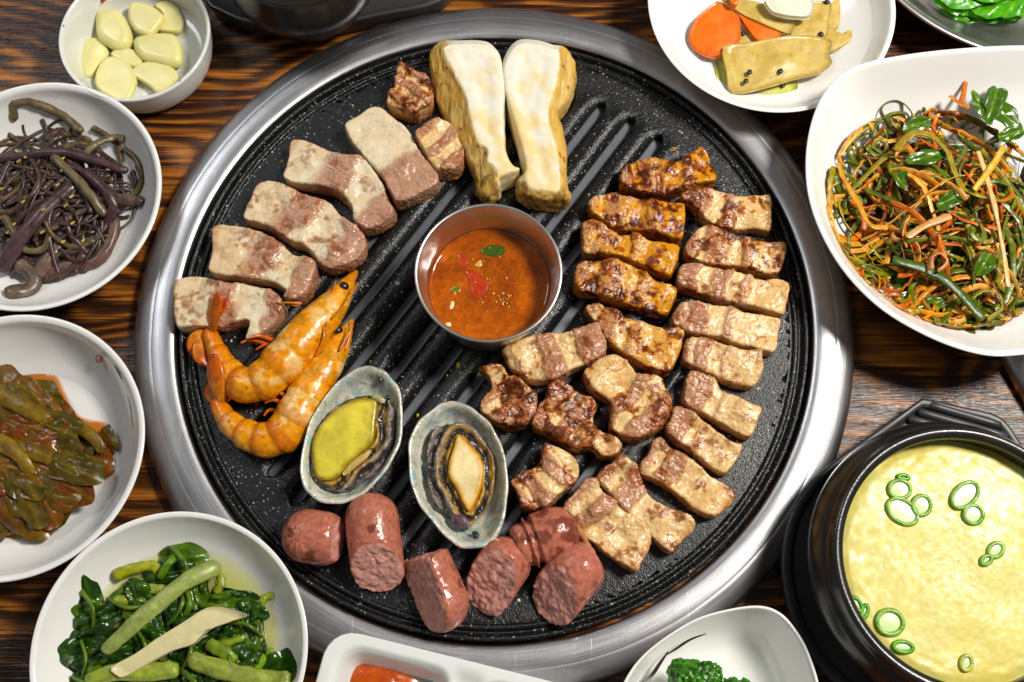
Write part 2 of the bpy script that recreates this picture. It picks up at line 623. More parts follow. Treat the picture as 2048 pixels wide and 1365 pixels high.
# ------------------------------------------------------------------ grill
GC = np.array([-8.8, 9.5])
ZP = 9.0                                  # cooking surface
def grill(c, name_label, full=True):
    n = 220
    prof = [(178.0, 0.2), (178.8, 2.2), (178.6, 5.0), (177.2, 8.0), (174.2, 10.3), (170.2, 11.7), (168.7, 12.0), (168.0, 12.02), (167.3, 12.2), (164.6, 12.5), (160.6, 12.3), (158.0, 11.6), (156.8, 10.4), (156.5, 7.0)]
    prof = catmull(prof, 3)
    V, Q = loft([np.c_[circle((0, 0), r, n), np.full(n, z)] for r, z in prof])
    V[:, 2] += 0.25 * (fbm(V[:, 0] * 0.03, V[:, 1] * 0.03, 0, 2, 3) - 0.5)
    o = mk('grill_ring', V, Q, M['ring'], loc=(c[0], c[1], 0))
    tag(o, name_label, 'grill ring')
    V, Q = loft([np.c_[circle((0, 0), r, n), np.full(n, z)] for r, z in ((0.5, 2.2), (150, 2.2), (154.5, 3.5), (155.8, 8.0), (156.3, 8.2))])
    return o

grill(GC, 'scratched stainless steel trim ring around the loaded black grill plate')
n = 160
V, Q = loft([np.c_[circle((0, 0), r, n), np.full(n, z)] for r, z in ((0.5, 2.6), (149, 2.6), (153.5, 3.4), (154.6, 7.0))])
tag(mk('drip_tray', V, Q, M['tray'], loc=(GC[0], GC[1], 0)), 'pale steel drip tray seen through the slots of the grill plate', 'drip tray')

SD = np.array([0.5832, 0.8123])
SN = np.array([0.8123, -0.5832])
SANG = math.atan2(SD[1], SD[0])           # slots run along local x of the plate
def grill_plate(c, label, fine=True):
    root = empty('grill_plate', (c[0], c[1], 0))
    tag(root, label, 'grill plate')
    pitch, RS, hw = 17.5, 132.5, 2.45
    centres = [-5.5 + pitch * k for k in range(-4, 6)]
    # columns across the slots: (slot index, kind)
    cols = []
    for q in np.linspace(-146, centres[0] - 9, 16):
        cols.append((None, q))
    for i, s0 in enumerate(centres):
        for side in (-1, 1):
            offs = [-8.6, -7.2, -6.0, -5.0, -4.2, -3.6, -3.1, -2.75, -2.45] if side < 0 else [2.45, 2.75, 3.1, 3.6, 4.2, 5.0, 6.0, 7.2, 8.6]
            for off in offs:
                cols.append((i, off))
            if side < 0:
                cols.append((i, -2.3001))
                cols.append((i, 2.3001))
    for q in np.linspace(centres[-1] + 9.4, 146, 16):
        cols.append((None, q))
    T = np.linspace(-146, 146, 244)
    nc, nt = len(cols), len(T)
    S = np.zeros((nc, nt))
    H = np.zeros((nc, nt))
    Wd = np.zeros((nc, nt))
    for j, (i, q) in enumerate(cols):
        if i is None:
            S[j] = q
            continue
        s0 = centres[i]
        te = math.sqrt(max(RS * RS - s0 * s0, 1))
        e = te - np.abs(T)
        wd = hw * np.sqrt(np.clip(e / hw, 0, 1) * (2 - np.clip(e / hw, 0, 1)))
        a = abs(q)
        sg = 1 if q > 0 else -1
        if a < 2.4:
            S[j] = s0 + sg * np.maximum(wd * 0.96, 0.01)
            H[j] = np.where(wd > 0.4, -5.0, 0)
        else:
            S[j] = s0 + sg * (np.maximum(wd, 0.02) + (a - 2.45))
            d = a - 2.45
            g = sst(-3, 9, e)
            H[j] = -g * (2.6 * np.exp(-(d / 1.4) ** 1.3) - 1.3 * sst(0.8, 5.0, d))
        Wd[j] = wd
    TT = np.tile(T, (nc, 1))
    R = np.hypot(S, TT)
    k = np.where(R > 146, 146 / np.maximum(R, 1e-6), 1)
    H = H * sst(146, 143, R)
    V = np.stack([TT * k, -S * k, ZP + H], -1).reshape(-1, 3)
    qs = []
    jj = np.arange(nt - 1)
    for j in range(nc - 1):
        keep = ~((R[j, :-1] > 150) & (R[j + 1, :-1] > 150) & (R[j, 1:] > 150) & (R[j + 1, 1:] > 150))
        if cols[j][0] is not None and cols[j][0] == cols[j + 1][0] and cols[j][1] == -2.3001:
            keep &= ~((Wd[j, :-1] > 0.4) & (Wd[j, 1:] > 0.4))
        t = jj[keep]
        a = j * nt + t
        b = (j + 1) * nt + t
        qs.append(np.stack([a, b, b + 1, a + 1], 1))
    Q = np.concatenate(qs)
    o = mk('slotted_surface', V, Q, M['plate'], root)
    o.rotation_euler = (0, 0, SANG)
    # raised double lip
    prof = catmull([(145.2, ZP - 0.05), (146.0, ZP), (147.0, ZP - 0.1), (147.8, ZP + 1.0), (148.7, ZP + 1.3), (149.6, ZP + 0.8), (150.3, ZP - 0.9), (151.2, ZP - 1.1), (151.9, ZP - 0.2), (152.6, ZP + 1.5), (153.6, ZP + 2.2), (154.6, ZP + 1.6), (155.0, ZP - 0.5), (154.8, 5.0)], 3)
    V, Q = loft([np.c_[circle((0, 0), r, 220), np.full(220, z)] for r, z in prof])
    mk('rim', V, Q[:, ::-1], M['plate'], root)
    return root
grill_plate(GC, 'black speckled grill plate with diagonal slots, covered in meat and seafood')

# neighbouring grill at the edge of the table
G2 = P(2640, 510, 3)[:2]
grill(G2, 'steel trim ring of the second grill, half hidden under the salad bowl')
V, Q = loft([np.c_[circle((0, 0), r, 120), np.full(120, z)] for r, z in ((0.5, 9), (147, 9), (149, 10.3), (151, 8), (153.5, 11), (155.2, 9), (155, 4))])
tag(mk('grill_plate', V, Q[:, ::-1], M['plate'], loc=(G2[0], G2[1], 0)), 'empty black plate of the second grill beyond the salad bowl', 'grill plate')

# ------------------------------------------------------------------ steel cup of sauce
ZC = 48.0
cc = P(977, 544, ZC)
cr = RR(977, 544, ZC, 147.0)
cup = empty('sauce_cup', (cc[0], cc[1], ZP - 0.3))
tag(cup, 'small round stainless steel cup standing in the middle of the grill plate', 'cup')
hC = ZC - ZP
prof = catmull([(0.5, 0.0), (cr * 0.70, 0.0), (cr * 0.77, 0.8), (cr * 0.81, 3.0), (cr * 0.835, 12), (cr * 0.915, hC - 8), (cr * 0.965, hC - 1.2), (cr * 0.985, hC - 0.2), (cr * 1.0, hC - 0.5), (cr * 1.008, hC + 0.2), (cr * 0.998, hC + 0.9), (cr * 0.97, hC + 0.7), (cr * 0.952, hC - 0.8), (cr * 0.90, hC - 8), (cr * 0.82, 12), (cr * 0.78, 3.5), (cr * 0.72, 1.2), (0.5, 1.0)], 3)
V, Q = loft([np.c_[circle((0, 0), max(r, 0.3), 120), np.full(120, z)] for r, z in prof])
mk('cup_wall', V, Q, M['cup'], cup)
zb = 20.0
rb = cr * 0.852
br = empty('spicy_broth', (cc[0], cc[1], ZP + zb))
tag(br, 'orange red sauce with pepper pieces inside the steel cup', 'sauce')
V, Q, rel = polar(circle((0, 0), rb, 120), 40)
V[:, 2] = 0.5 * (fbm(V[:, 0] * 0.25, V[:, 1] * 0.25, 0, 3, 4) - 0.5) + 0.8 * sst(0.96, 1.0, rel)
f = fbm(V[:, 0] * 0.12, V[:, 1] * 0.12, 0, 4, 8)[:, None]
f2 = fbm(V[:, 0] * 0.8, V[:, 1] * 0.8, 0, 3, 18)[:, None]
col = np.array([0.20, 0.036, 0.003]) * (1 - f) + np.array([0.58, 0.145, 0.010]) * f
col = col * (0.45 + 0.75 * f2)
k = N('spicy_broth')
k.base(k.attr())
k.set(Roughness=0.07)
k.nrm(k.bump(k.noise(k.coord(), 160, 3), 0.10, 0.0008))
mk('liquid', V, Q, k.m, br, col)
def blobpoly(name, pts, z, th, mat, parent, pc, col, seed=0, tiltz=0.0, org=None):
    """thin rounded slip of food from an outline in photo pixels"""
    poly = catmull(PP(pts, z)[:, :2], 4, True) - (org if org is not None else 0)
    V0, Q0, rel = polar(poly, 5)
    up = V0.copy()
    up[:, 2] = th * np.sqrt(np.clip(1 - rel ** 3, 0, 1)) + 0.25 * th * (vn(V0[:, 0] * 0.5, V0[:, 1] * 0.5, 0, seed) - 0.5)
    dn = V0.copy()
    dn[:, 2] = -0.2 * th
    V = np.r_[up, dn]
    Q = np.r_[Q0, Q0[:, ::-1] + len(V0)]
    m_ = len(poly)
    a = np.arange(m_) + 5 * m_
    b = np.roll(a, -1)
    Q = np.r_[Q, np.stack([a, a + len(V0), b + len(V0), b], 1)]
    return mk(name, V, Q, mat, parent, np.tile(np.array(col), (len(V), 1)) * (0.8 + 0.4 * vn(V[:, 0], V[:, 1], 1, seed))[:, None])
zs = Z(800, 380, 4.267)
zbw = ZP + zb
for nm, pts, c in (('green_pepper_piece', [(690, 530), (760, 475), (850, 480), (905, 510), (850, 570), (740, 560)], (0.045, 0.085, 0.006)),
                   ('red_pepper_piece', [(560, 690), (640, 700), (720, 760), (760, 840), (700, 930), (620, 910), (600, 800)], (0.40, 0.045, 0.005)),
                   ('red_pepper_piece', [(500, 560), (560, 545), (580, 640), (520, 660)], (0.40, 0.05, 0.005)),
                   ('green_pepper_piece', [(430, 845), (500, 820), (515, 870), (450, 885)], (0.16, 0.13, 0.008)),
                   ('garlic_piece', [(425, 1015), (440, 955), (465, 960), (450, 1015)], (0.75, 0.55, 0.28)),
                   ('garlic_piece', [(640, 640), (690, 600), (700, 650), (660, 660)], (0.60, 0.35, 0.10)),
                   ('garlic_piece', [(390, 1140), (430, 1135), (435, 1165), (400, 1160)], (0.78, 0.62, 0.36))):
    o = blobpoly(nm, zs(pts), zbw, 0.35, M['paste'], br, None, c, 3, org=cc[:2])
    o.location.z = 0.0003
# floating pepper seeds and flakes
for q in range(46):
    if q < 24:
        x, y = 840 + rng.gauss(0, 70), 940 + rng.gauss(0, 38)
    else:
        a_, r_ = rng.uniform(0, 6.28), rng.uniform(0, 400)
        x, y = 740 + r_ * math.cos(a_), 760 + r_ * math.sin(a_) * 0.9
    s_ = rng.uniform(4, 11)
    pts = [(x + s_ * math.cos(t) * rng.uniform(.6, 1.3), y + s_ * math.sin(t) * rng.uniform(.6, 1.3)) for t in (0, 1.2, 2.4, 3.7, 5)]
    o = blobpoly('chilli_seed', zs(pts), zbw, 0.6, M['paste'], br, None, rng.choice([(0.75, 0.42, 0.08), (0.70, 0.32, 0.04), (0.5, 0.08, 0.01), (0.75, 0.5, 0.2)]), q, org=cc[:2])
    o.location.z = 0.0002
# ------------------------------------------------------------------ pork on the grill
z1, z2, z3, z4, z7 = Z(320, 60, 3.413), Z(320, 420, 3.413), Z(1100, 260, 3.793), Z(940, 600, 3.1015), Z(760, 60, 3.592)
ident = lambda p: p
FAT = np.array([0.74, 0.56, 0.345])
FATR = np.array([0.72, 0.65, 0.50])
LEAN = np.array([0.40, 0.225, 0.13])
PINK = np.array([0.43, 0.235, 0.17])
GOLD = np.array([0.58, 0.29, 0.065])
TAN = np.array([0.47, 0.24, 0.085])
BRN = np.array([0.26, 0.068, 0.016])
CHR = np.array([0.055, 0.013, 0.005])

def meat(label, zf, outline, fat_end, lean_end, th=11.0, fat=0.35, char=0.4, gold=0.3, pink=0.3, raw=0.0, bands=2.6, seed=0, bump=1.0, dome=0.0, h=0.55):
    z = ZP + th
    pts = PP(zf(outline), z)[:, :2]
    pa, pb = P(*zf([fat_end])[0], z)[:2], P(*zf([lean_end])[0], z)[:2]
    c = pts.mean(0)
    ang = math.atan2(pb[1] - pa[1], pb[0] - pa[0])
    ca, sa = math.cos(-ang), math.sin(-ang)
    loc = lambda p: np.c_[(p[:, 0] - c[0]) * ca - (p[:, 1] - c[1]) * sa, (p[:, 0] - c[0]) * sa + (p[:, 1] - c[1]) * ca]
    poly = catmull(loc(pts), 4, True)
    xa, xb = loc(pa[None])[0, 0], loc(pb[None])[0, 0]
    L = max(xb - xa, 1)
    yspan = np.ptp(poly[:, 1])
    def lay(x, y):
        """0 fat, 1 lean, by position along the slice"""
        wob = (fbm(x * 0.09, y * 0.09, 0.5, 2, seed) - 0.5)
        u = (x - xa) / L + 0.16 * wob
        q = np.sin(2 * math.pi * ((u - fat) * bands + 0.02 * seed) + 2.0 * wob)
        le = sst(-0.40, 0.34, q + 0.5 * (u - 0.5)) * sst(fat - 0.06, fat + 0.06, u)
        le = np.maximum(le, sst(0.86, 0.97, u))
        return u, le
    def fn(X, Y, ZZ):
        x2, y2 = X[:, :, 0], Y[:, :, 0]
        d2 = polysdf(poly, x2, y2)
        u, le = lay(x2, y2)
        top = th * (0.93 + 0.20 * (fbm(x2 * 0.11, y2 * 0.11, seed, 2, seed + 4) - 0.5) * 2 * bump + 0.10 * (le - 0.5) * bump)
        top = top + dome * np.sqrt(np.clip(-d2 / 6, 0, 1))
        d2 = d2 + 0.75 - 0.5 * (le - 0.4) * bump
        d2 = d2[:, :, None] + 1.1 * (fbm(X * 0.16, Y * 0.16, ZZ * 0.16, 2, seed + 9) - 0.5) * bump
        d2 = d2 - 0.35 * (1 - ZZ / th)
        t3 = top[:, :, None]
        zc = np.abs(ZZ - t3 / 2) - t3 / 2
        r = 1.1
        qx, qy = d2 + r, zc + r
        sd = np.minimum(np.maximum(qx, qy), 0) + np.hypot(np.maximum(qx, 0), np.maximum(qy, 0)) - r
        return sd + 0.55 * (fbm(X * 0.38, Y * 0.38, ZZ * 0.38, 2, seed + 2) - 0.5) * bump
    V, Q = nets(fn, (poly[:, 0].min() - 3, poly[:, 1].min() - 3, -2.0), (poly[:, 0].max() + 3, poly[:, 1].max() + 3, th * 1.35 + dome + 2), h)
    V = relax(V, Q, 1, 0.5)
    Nn = vnorm(V, Q)
    x, y, zz = V[:, 0], V[:, 1], V[:, 2]
    u, le = lay(x, y)
    V = V + Nn * (0.7 * le * (fbm(x * 0.25, y * 1.3, zz * 1.3, 2, seed + 40) - 0.5))[:, None]
    V = V + Nn * ((fbm(x * 0.9, y * 0.9, zz * 0.9, 2, seed + 31) - 0.5) * 0.95 * bump * (0.55 + 0.6 * le))[:, None]
    top = sst(0.2, 0.75, Nn[:, 2])
    n1 = fbm(x * 0.13, y * 0.17, zz * 0.13, 3, seed + 11)
    n2 = fbm(x * 0.5, y * 0.5, zz * 0.5, 3, seed + 12)
    n3 = fbm(x * 0.22, y * 0.22, zz * 0.22, 3, seed + 13)
    fc = FAT * (1 - raw) + FATR * raw
    lc = LEAN * (1 - pink) + PINK * pink
    lc = lc * (1 - 0.8 * raw) + np.array([0.43, 0.265, 0.195]) * 0.8 * raw
    fib = fbm(x * 0.35, y * 1.6, zz * 1.6, 2, seed + 40)
    col = fc[None] * (1 - le[:, None]) + (lc[None] * (0.75 + 0.5 * fib[:, None])) * le[:, None]
    # skin at the fat end
    sk = sst(0.05, 0.0, u) * 0.6
    col = col * (1 - sk[:, None]) + np.array([0.40, 0.20, 0.12]) * sk[:, None]
    # golden fat
    g = np.clip(gold * 1.5 * sst(0.38, 0.70, n3 + 0.25 * (1 - u) - 0.15 * le + 0.3 * (gold - 0.3)), 0, 1) * (1 - 0.4 * le)
    col = col * (1 - g[:, None]) + GOLD * g[:, None]
    # seared lower edge
    low = sst(0.75, 0.1, zz / th) * (1 - top) * (0.55 + 0.45 * min(1, gold + char)) * sst(0.25, 0.6, n3 + 0.15)
    col = col * (1 - low[:, None]) + np.array([0.30, 0.115, 0.028]) * low[:, None]
    # browning then char on what touched the iron
    t0 = 0.78 - 0.36 * char
    m = (n1 * 0.62 + n2 * 0.38 - 0.5) * 1.55 + 0.5
    ridge = 0.05 * sst(0.4, 0.9, zz / th)
    b1 = sst(t0 - 0.05, t0 + 0.03, m + ridge) * min(1, char * 2.2)
    b2 = sst(t0 + 0.04, t0 + 0.12, m + ridge * 0.5) * min(1, char * 1.6)
    col = col * (1 - 0.85 * b1[:, None]) + BRN * 0.85 * b1[:, None]
    col = col * (1 - 0.9 * b2[:, None]) + CHR * 0.9 * b2[:, None]
    tn = sst(0.30, 0.70, n2) * 0.7 * min(1, char + gold)
    col = col * (1 - tn[:, None]) + col * np.array([0.92, 0.76, 0.56]) * tn[:, None]
    o = mk('pork_slice', V, Q, M['fatmeat'] if raw > 0.5 else M['meat'], None, col, (c[0], c[1], ZP - 0.25), ang)
    return tag(o, label, 'meat', 'pork pieces on the grill')

T = True
meat('small seared pork chunk with a raised pink tip left of the mushrooms', z1, [(1640, 205), (1745, 260), (1830, 300), (1870, 420), (1830, 510), (1720, 555), (1540, 490), (1545, 410), (1590, 350), (1600, 230)], (1560, 500), (1760, 280), 15, 0.15, 0.62, 0.2, 0.8, seed=1)
meat('thick pale fat slab with a pink lean end beside the mushroom', z1, [(1470, 500), (1620, 590), (1720, 690), (1790, 830), (1895, 960), (1880, 1060), (1640, 1165), (1570, 1110), (1520, 1010), (1380, 860), (1245, 650), (1330, 570)], (1330, 560), (1780, 1090), 13, 0.62, 0.12, 0.12, 0.6, 1.0, 1.0, seed=2, bump=0.7)
meat('grey cube of lean pork touching the mushroom stem', z7, [(340, 650), (480, 625), (560, 720), (610, 860), (560, 980), (400, 1005), (330, 900), (240, 720)], (250, 700), (560, 950), 15, 0.02, 0.22, 0.1, 0.55, seed=3)
meat('long bent pork slab with wide white fat end and pink striped middle', z1, [(885, 735), (1010, 735), (1130, 790), (1260, 840), (1380, 850), (1500, 990), (1560, 1140), (1605, 1230), (1530, 1310), (1400, 1345), (1310, 1290), (1290, 1190), (1200, 1090), (1100, 1060), (835, 1010), (860, 850)], (850, 840), (1500, 1240), 13, 0.36, 0.26, 0.15, 0.75, 1.0, 1.7, seed=4, bump=0.8)
meat('pork slab with square white fat and a browned lean lump at its end', z1, [(660, 1020), (790, 1010), (900, 1060), (1020, 1120), (1150, 1150), (1240, 1260), (1350, 1330), (1400, 1410), (1380, 1520), (1260, 1600), (1110, 1610), (980, 1470), (880, 1430), (720, 1330), (550, 1275), (590, 1150)], (600, 1140), (1330, 1500), 13, 0.30, 0.30, 0.2, 0.7, 1.0, 1.8, seed=5, bump=0.9)
meat('pork slab with translucent fat, one slab away from the prawns', z2, [(350, 95), (510, 85), (640, 115), (760, 170), (870, 250), (930, 290), (1050, 330), (1060, 420), (1000, 560), (910, 610), (820, 590), (840, 540), (720, 480), (560, 460), (325, 420), (330, 300)], (340, 260), (1000, 460), 13, 0.36, 0.26, 0.25, 0.5, 1.0, 1.6, seed=6, bump=0.8)
meat('pork slab hanging over the steel ring, partly under a prawn tail', z2, [(75, 480), (130, 440), (270, 430), (440, 480), (560, 480), (750, 530), (830, 600), (840, 680), (760, 790), (640, 860), (560, 870), (590, 760), (480, 770), (400, 790), (260, 790), (95, 790), (70, 600)], (80, 620), (800, 680), 13, 0.38, 0.30, 0.2, 0.45, 1.0, 1.8, seed=7, bump=0.8)
meat('heavily charred pork slice with bone-like knob, topmost on the right of the plate', z3, [(560, 250), (680, 215), (840, 200), (960, 220), (1060, 150), (1150, 110), (1200, 150), (1240, 230), (1280, 320), (1265, 385), (1050, 430), (900, 490), (800, 480), (660, 470), (540, 400), (540, 320)], (1250, 260), (560, 370), 12, 0.25, 0.74, 0.75, 0.3, seed=8)
meat('charred golden pork slice directly below the topmost charred slice', z3, [(300, 520), (400, 470), (480, 450), (560, 480), (700, 490), (850, 510), (980, 520), (1040, 540), (1050, 620), (1040, 740), (1000, 820), (880, 800), (760, 760), (560, 740), (460, 720), (360, 650), (300, 600)], (1030, 660), (320, 550), 12, 0.28, 0.62, 0.75, 0.3, seed=9)
meat('pink seared pork slice with square pale fat end touching the plate rim', z3, [(990, 500), (1060, 440), (1180, 430), (1300, 440), (1420, 480), (1560, 470), (1690, 470), (1700, 600), (1690, 760), (1560, 740), (1400, 750), (1280, 730), (1200, 690), (1150, 640), (1090, 560)], (1690, 610), (1030, 500), 11, 0.42, 0.50, 0.2, 0.8, seed=10)
meat('pork slice with bright amber fat end and pale lean, right of the steel cup', z3, [(250, 690), (340, 665), (420, 700), (520, 770), (660, 760), (760, 810), (900, 830), (1000, 850), (990, 960), (930, 1100), (800, 1060), (640, 990), (520, 950), (400, 930), (260, 920), (240, 800)], (970, 960), (260, 780), 12, 0.40, 0.50, 0.85, 0.2, seed=11)
meat('pork slice with dark seared stripe, third down along the right rim', z3, [(1030, 860), (1100, 760), (1180, 700), (1300, 730), (1400, 770), (1560, 810), (1680, 830), (1800, 830), (1800, 960), (1740, 1090), (1600, 1080), (1480, 1040), (1300, 1020), (1150, 1000), (1040, 940)], (1790, 950), (1060, 850), 11, 0.34, 0.55, 0.3, 0.4, seed=12)
meat('dark crusted pork slice with golden edge beside the steel cup', z3, [(200, 1010), (300, 970), (440, 960), (560, 985), (700, 1050), (830, 1130), (980, 1170), (960, 1280), (900, 1390), (740, 1365), (600, 1320), (440, 1270), (300, 1240), (190, 1180)], (960, 1260), (210, 1090), 12, 0.28, 0.66, 0.65, 0.2, seed=13)
meat('pale pink ribbed pork slice between two slices along the right rim', z3, [(1000, 1010), (1150, 1010), (1300, 1040), (1450, 1060), (1600, 1110), (1740, 1100), (1830, 1160), (1820, 1300), (1780, 1400), (1560, 1340), (1400, 1300), (1250, 1270), (1100, 1220), (970, 1160)], (1820, 1260), (1000, 1100), 11, 0.36, 0.30, 0.2, 0.8, bands=3.4, seed=14)
meat('pork slice with glassy white fat patch against the right rim', z4, [(1270, 60), (1340, 5), (1480, 10), (1600, 20), (1720, 60), (1850, 80), (1940, 110), (1930, 230), (1890, 330), (1760, 300), (1640, 270), (1560, 230), (1400, 210), (1260, 150)], (1930, 220), (1270, 90), 11, 0.45, 0.32, 0.12, 0.7, bands=2.8, seed=15)
meat('pork slice with one long dark grill mark, below the steel cup side', z4, [(710, 40), (790, 10), (900, 50), (1000, 100), (1120, 130), (1200, 150), (1340, 150), (1330, 270), (1250, 440), (1130, 420), (1020, 370), (900, 290), (830, 220), (760, 120)], (1310, 290), (740, 50), 12, 0.40, 0.56, 0.5, 0.25, seed=16)
meat('smooth glossy pink pork piece touching the rim of the steel cup', z4, [(200, 280), (350, 210), (500, 190), (650, 170), (790, 125), (830, 200), (850, 310), (760, 380), (640, 430), (540, 490), (420, 510), (320, 470), (240, 410), (200, 330)], (220, 400), (830, 200), 13, 0.10, 0.34, 0.12, 0.75, seed=17, dome=1.5)
meat('short tan pork block with striped side, halfway down the right rim', z4, [(1340, 240), (1400, 215), (1500, 225), (1600, 270), (1720, 295), (1820, 290), (1835, 400), (1800, 510), (1740, 540), (1620, 510), (1500, 460), (1400, 420), (1320, 370), (1330, 290)], (1820, 420), (1340, 290), 11, 0.45, 0.24, 0.16, 0.35, bands=3.0, seed=18)
meat('pale pork block with a notch in its upper edge near the right rim', z4, [(1360, 440), (1450, 450), (1540, 480), (1580, 550), (1660, 570), (1740, 620), (1830, 650), (1810, 740), (1740, 860), (1600, 790), (1480, 720), (1340, 640), (1330, 560)], (1780, 760), (1360, 530), 11, 0.50, 0.20, 0.14, 0.5, seed=19)
meat('tan pork block with pink lean end just below the notched block', z4, [(1270, 650), (1350, 670), (1440, 720), (1530, 790), (1620, 850), (1710, 880), (1690, 960), (1600, 1080), (1500, 1040), (1380, 940), (1290, 880), (1210, 800), (1240, 730)], (1660, 990), (1250, 730), 11, 0.52, 0.30, 0.18, 0.6, seed=20)
meat('seared pork chunk with a torn dark flap, right of the abalone', z4, [(40, 400), (140, 370), (210, 390), (250, 450), (330, 490), (410, 560), (420, 640), (390, 730), (300, 780), (160, 760), (60, 690), (80, 600), (120, 540), (100, 460)], (110, 420), (300, 720), 14, 0.12, 0.62, 0.2, 0.5, seed=21)
meat('seared pork strip tapering into a narrow tail, centre of the meat pile', z4, [(540, 490), (640, 540), (740, 580), (800, 640), (780, 720), (800, 780), (900, 830), (960, 890), (920, 960), (820, 975), (750, 920), (640, 930), (520, 850), (420, 800), (380, 760), (420, 650), (470, 600), (480, 530)], (860, 920), (520, 600), 13, 0.25, 0.55, 0.2, 0.45, seed=22)
meat('folded pork piece with two rounded lobes and brown sear marks', z4, [(700, 420), (820, 340), (920, 320), (1020, 400), (1050, 450), (1190, 460), (1230, 560), (1260, 650), (1210, 770), (1100, 840), (1000, 860), (880, 810), (880, 680), (860, 620), (760, 560), (710, 490)], (740, 430), (1180, 760), 14, 0.22, 0.46, 0.25, 0.35, seed=23, dome=1.5)
meat('wedge of lean pork with dark red sear right of the open abalone', z4, [(450, 870), (560, 900), (650, 960), (690, 1050), (660, 1130), (540, 1230), (460, 1290), (330, 1290), (290, 1200), (250, 1110), (340, 1050), (440, 980)], (640, 960), (320, 1220), 15, 0.03, 0.52, 0.1, 0.55, seed=24)
meat('long tan pork block, last one toward the bottom of the right rim', z4, [(1130, 860), (1200, 850), (1280, 920), (1400, 980), (1480, 1060), (1560, 1110), (1660, 1180), (1640, 1260), (1530, 1350), (1420, 1320), (1310, 1230), (1200, 1140), (1060, 1080), (1060, 1000), (1110, 940)], (1600, 1280), (1110, 930), 11, 0.42, 0.38, 0.20, 0.35, seed=25)
meat('pale pork slice with a pointed upper end next to the last tan block', ident, [(1205, 935), (1222, 925), (1245, 905), (1275, 925), (1290, 965), (1320, 1000), (1388, 1030), (1393, 1060), (1372, 1080), (1345, 1108), (1310, 1080), (1270, 1040), (1230, 1000), (1195, 960)], (1370, 1070), (1220, 930), 12, 0.40, 0.36, 0.15, 0.45, seed=26)
meat('knobbly pale pork slice resting against a sausage end', ident, [(1135, 1000), (1170, 960), (1195, 955), (1215, 985), (1260, 1020), (1305, 1060), (1307, 1095), (1292, 1120), (1275, 1145), (1230, 1120), (1190, 1090), (1150, 1065), (1125, 1030)], (1280, 1110), (1160, 980), 13, 0.42, 0.32, 0.12, 0.5, seed=27, bump=1.4)

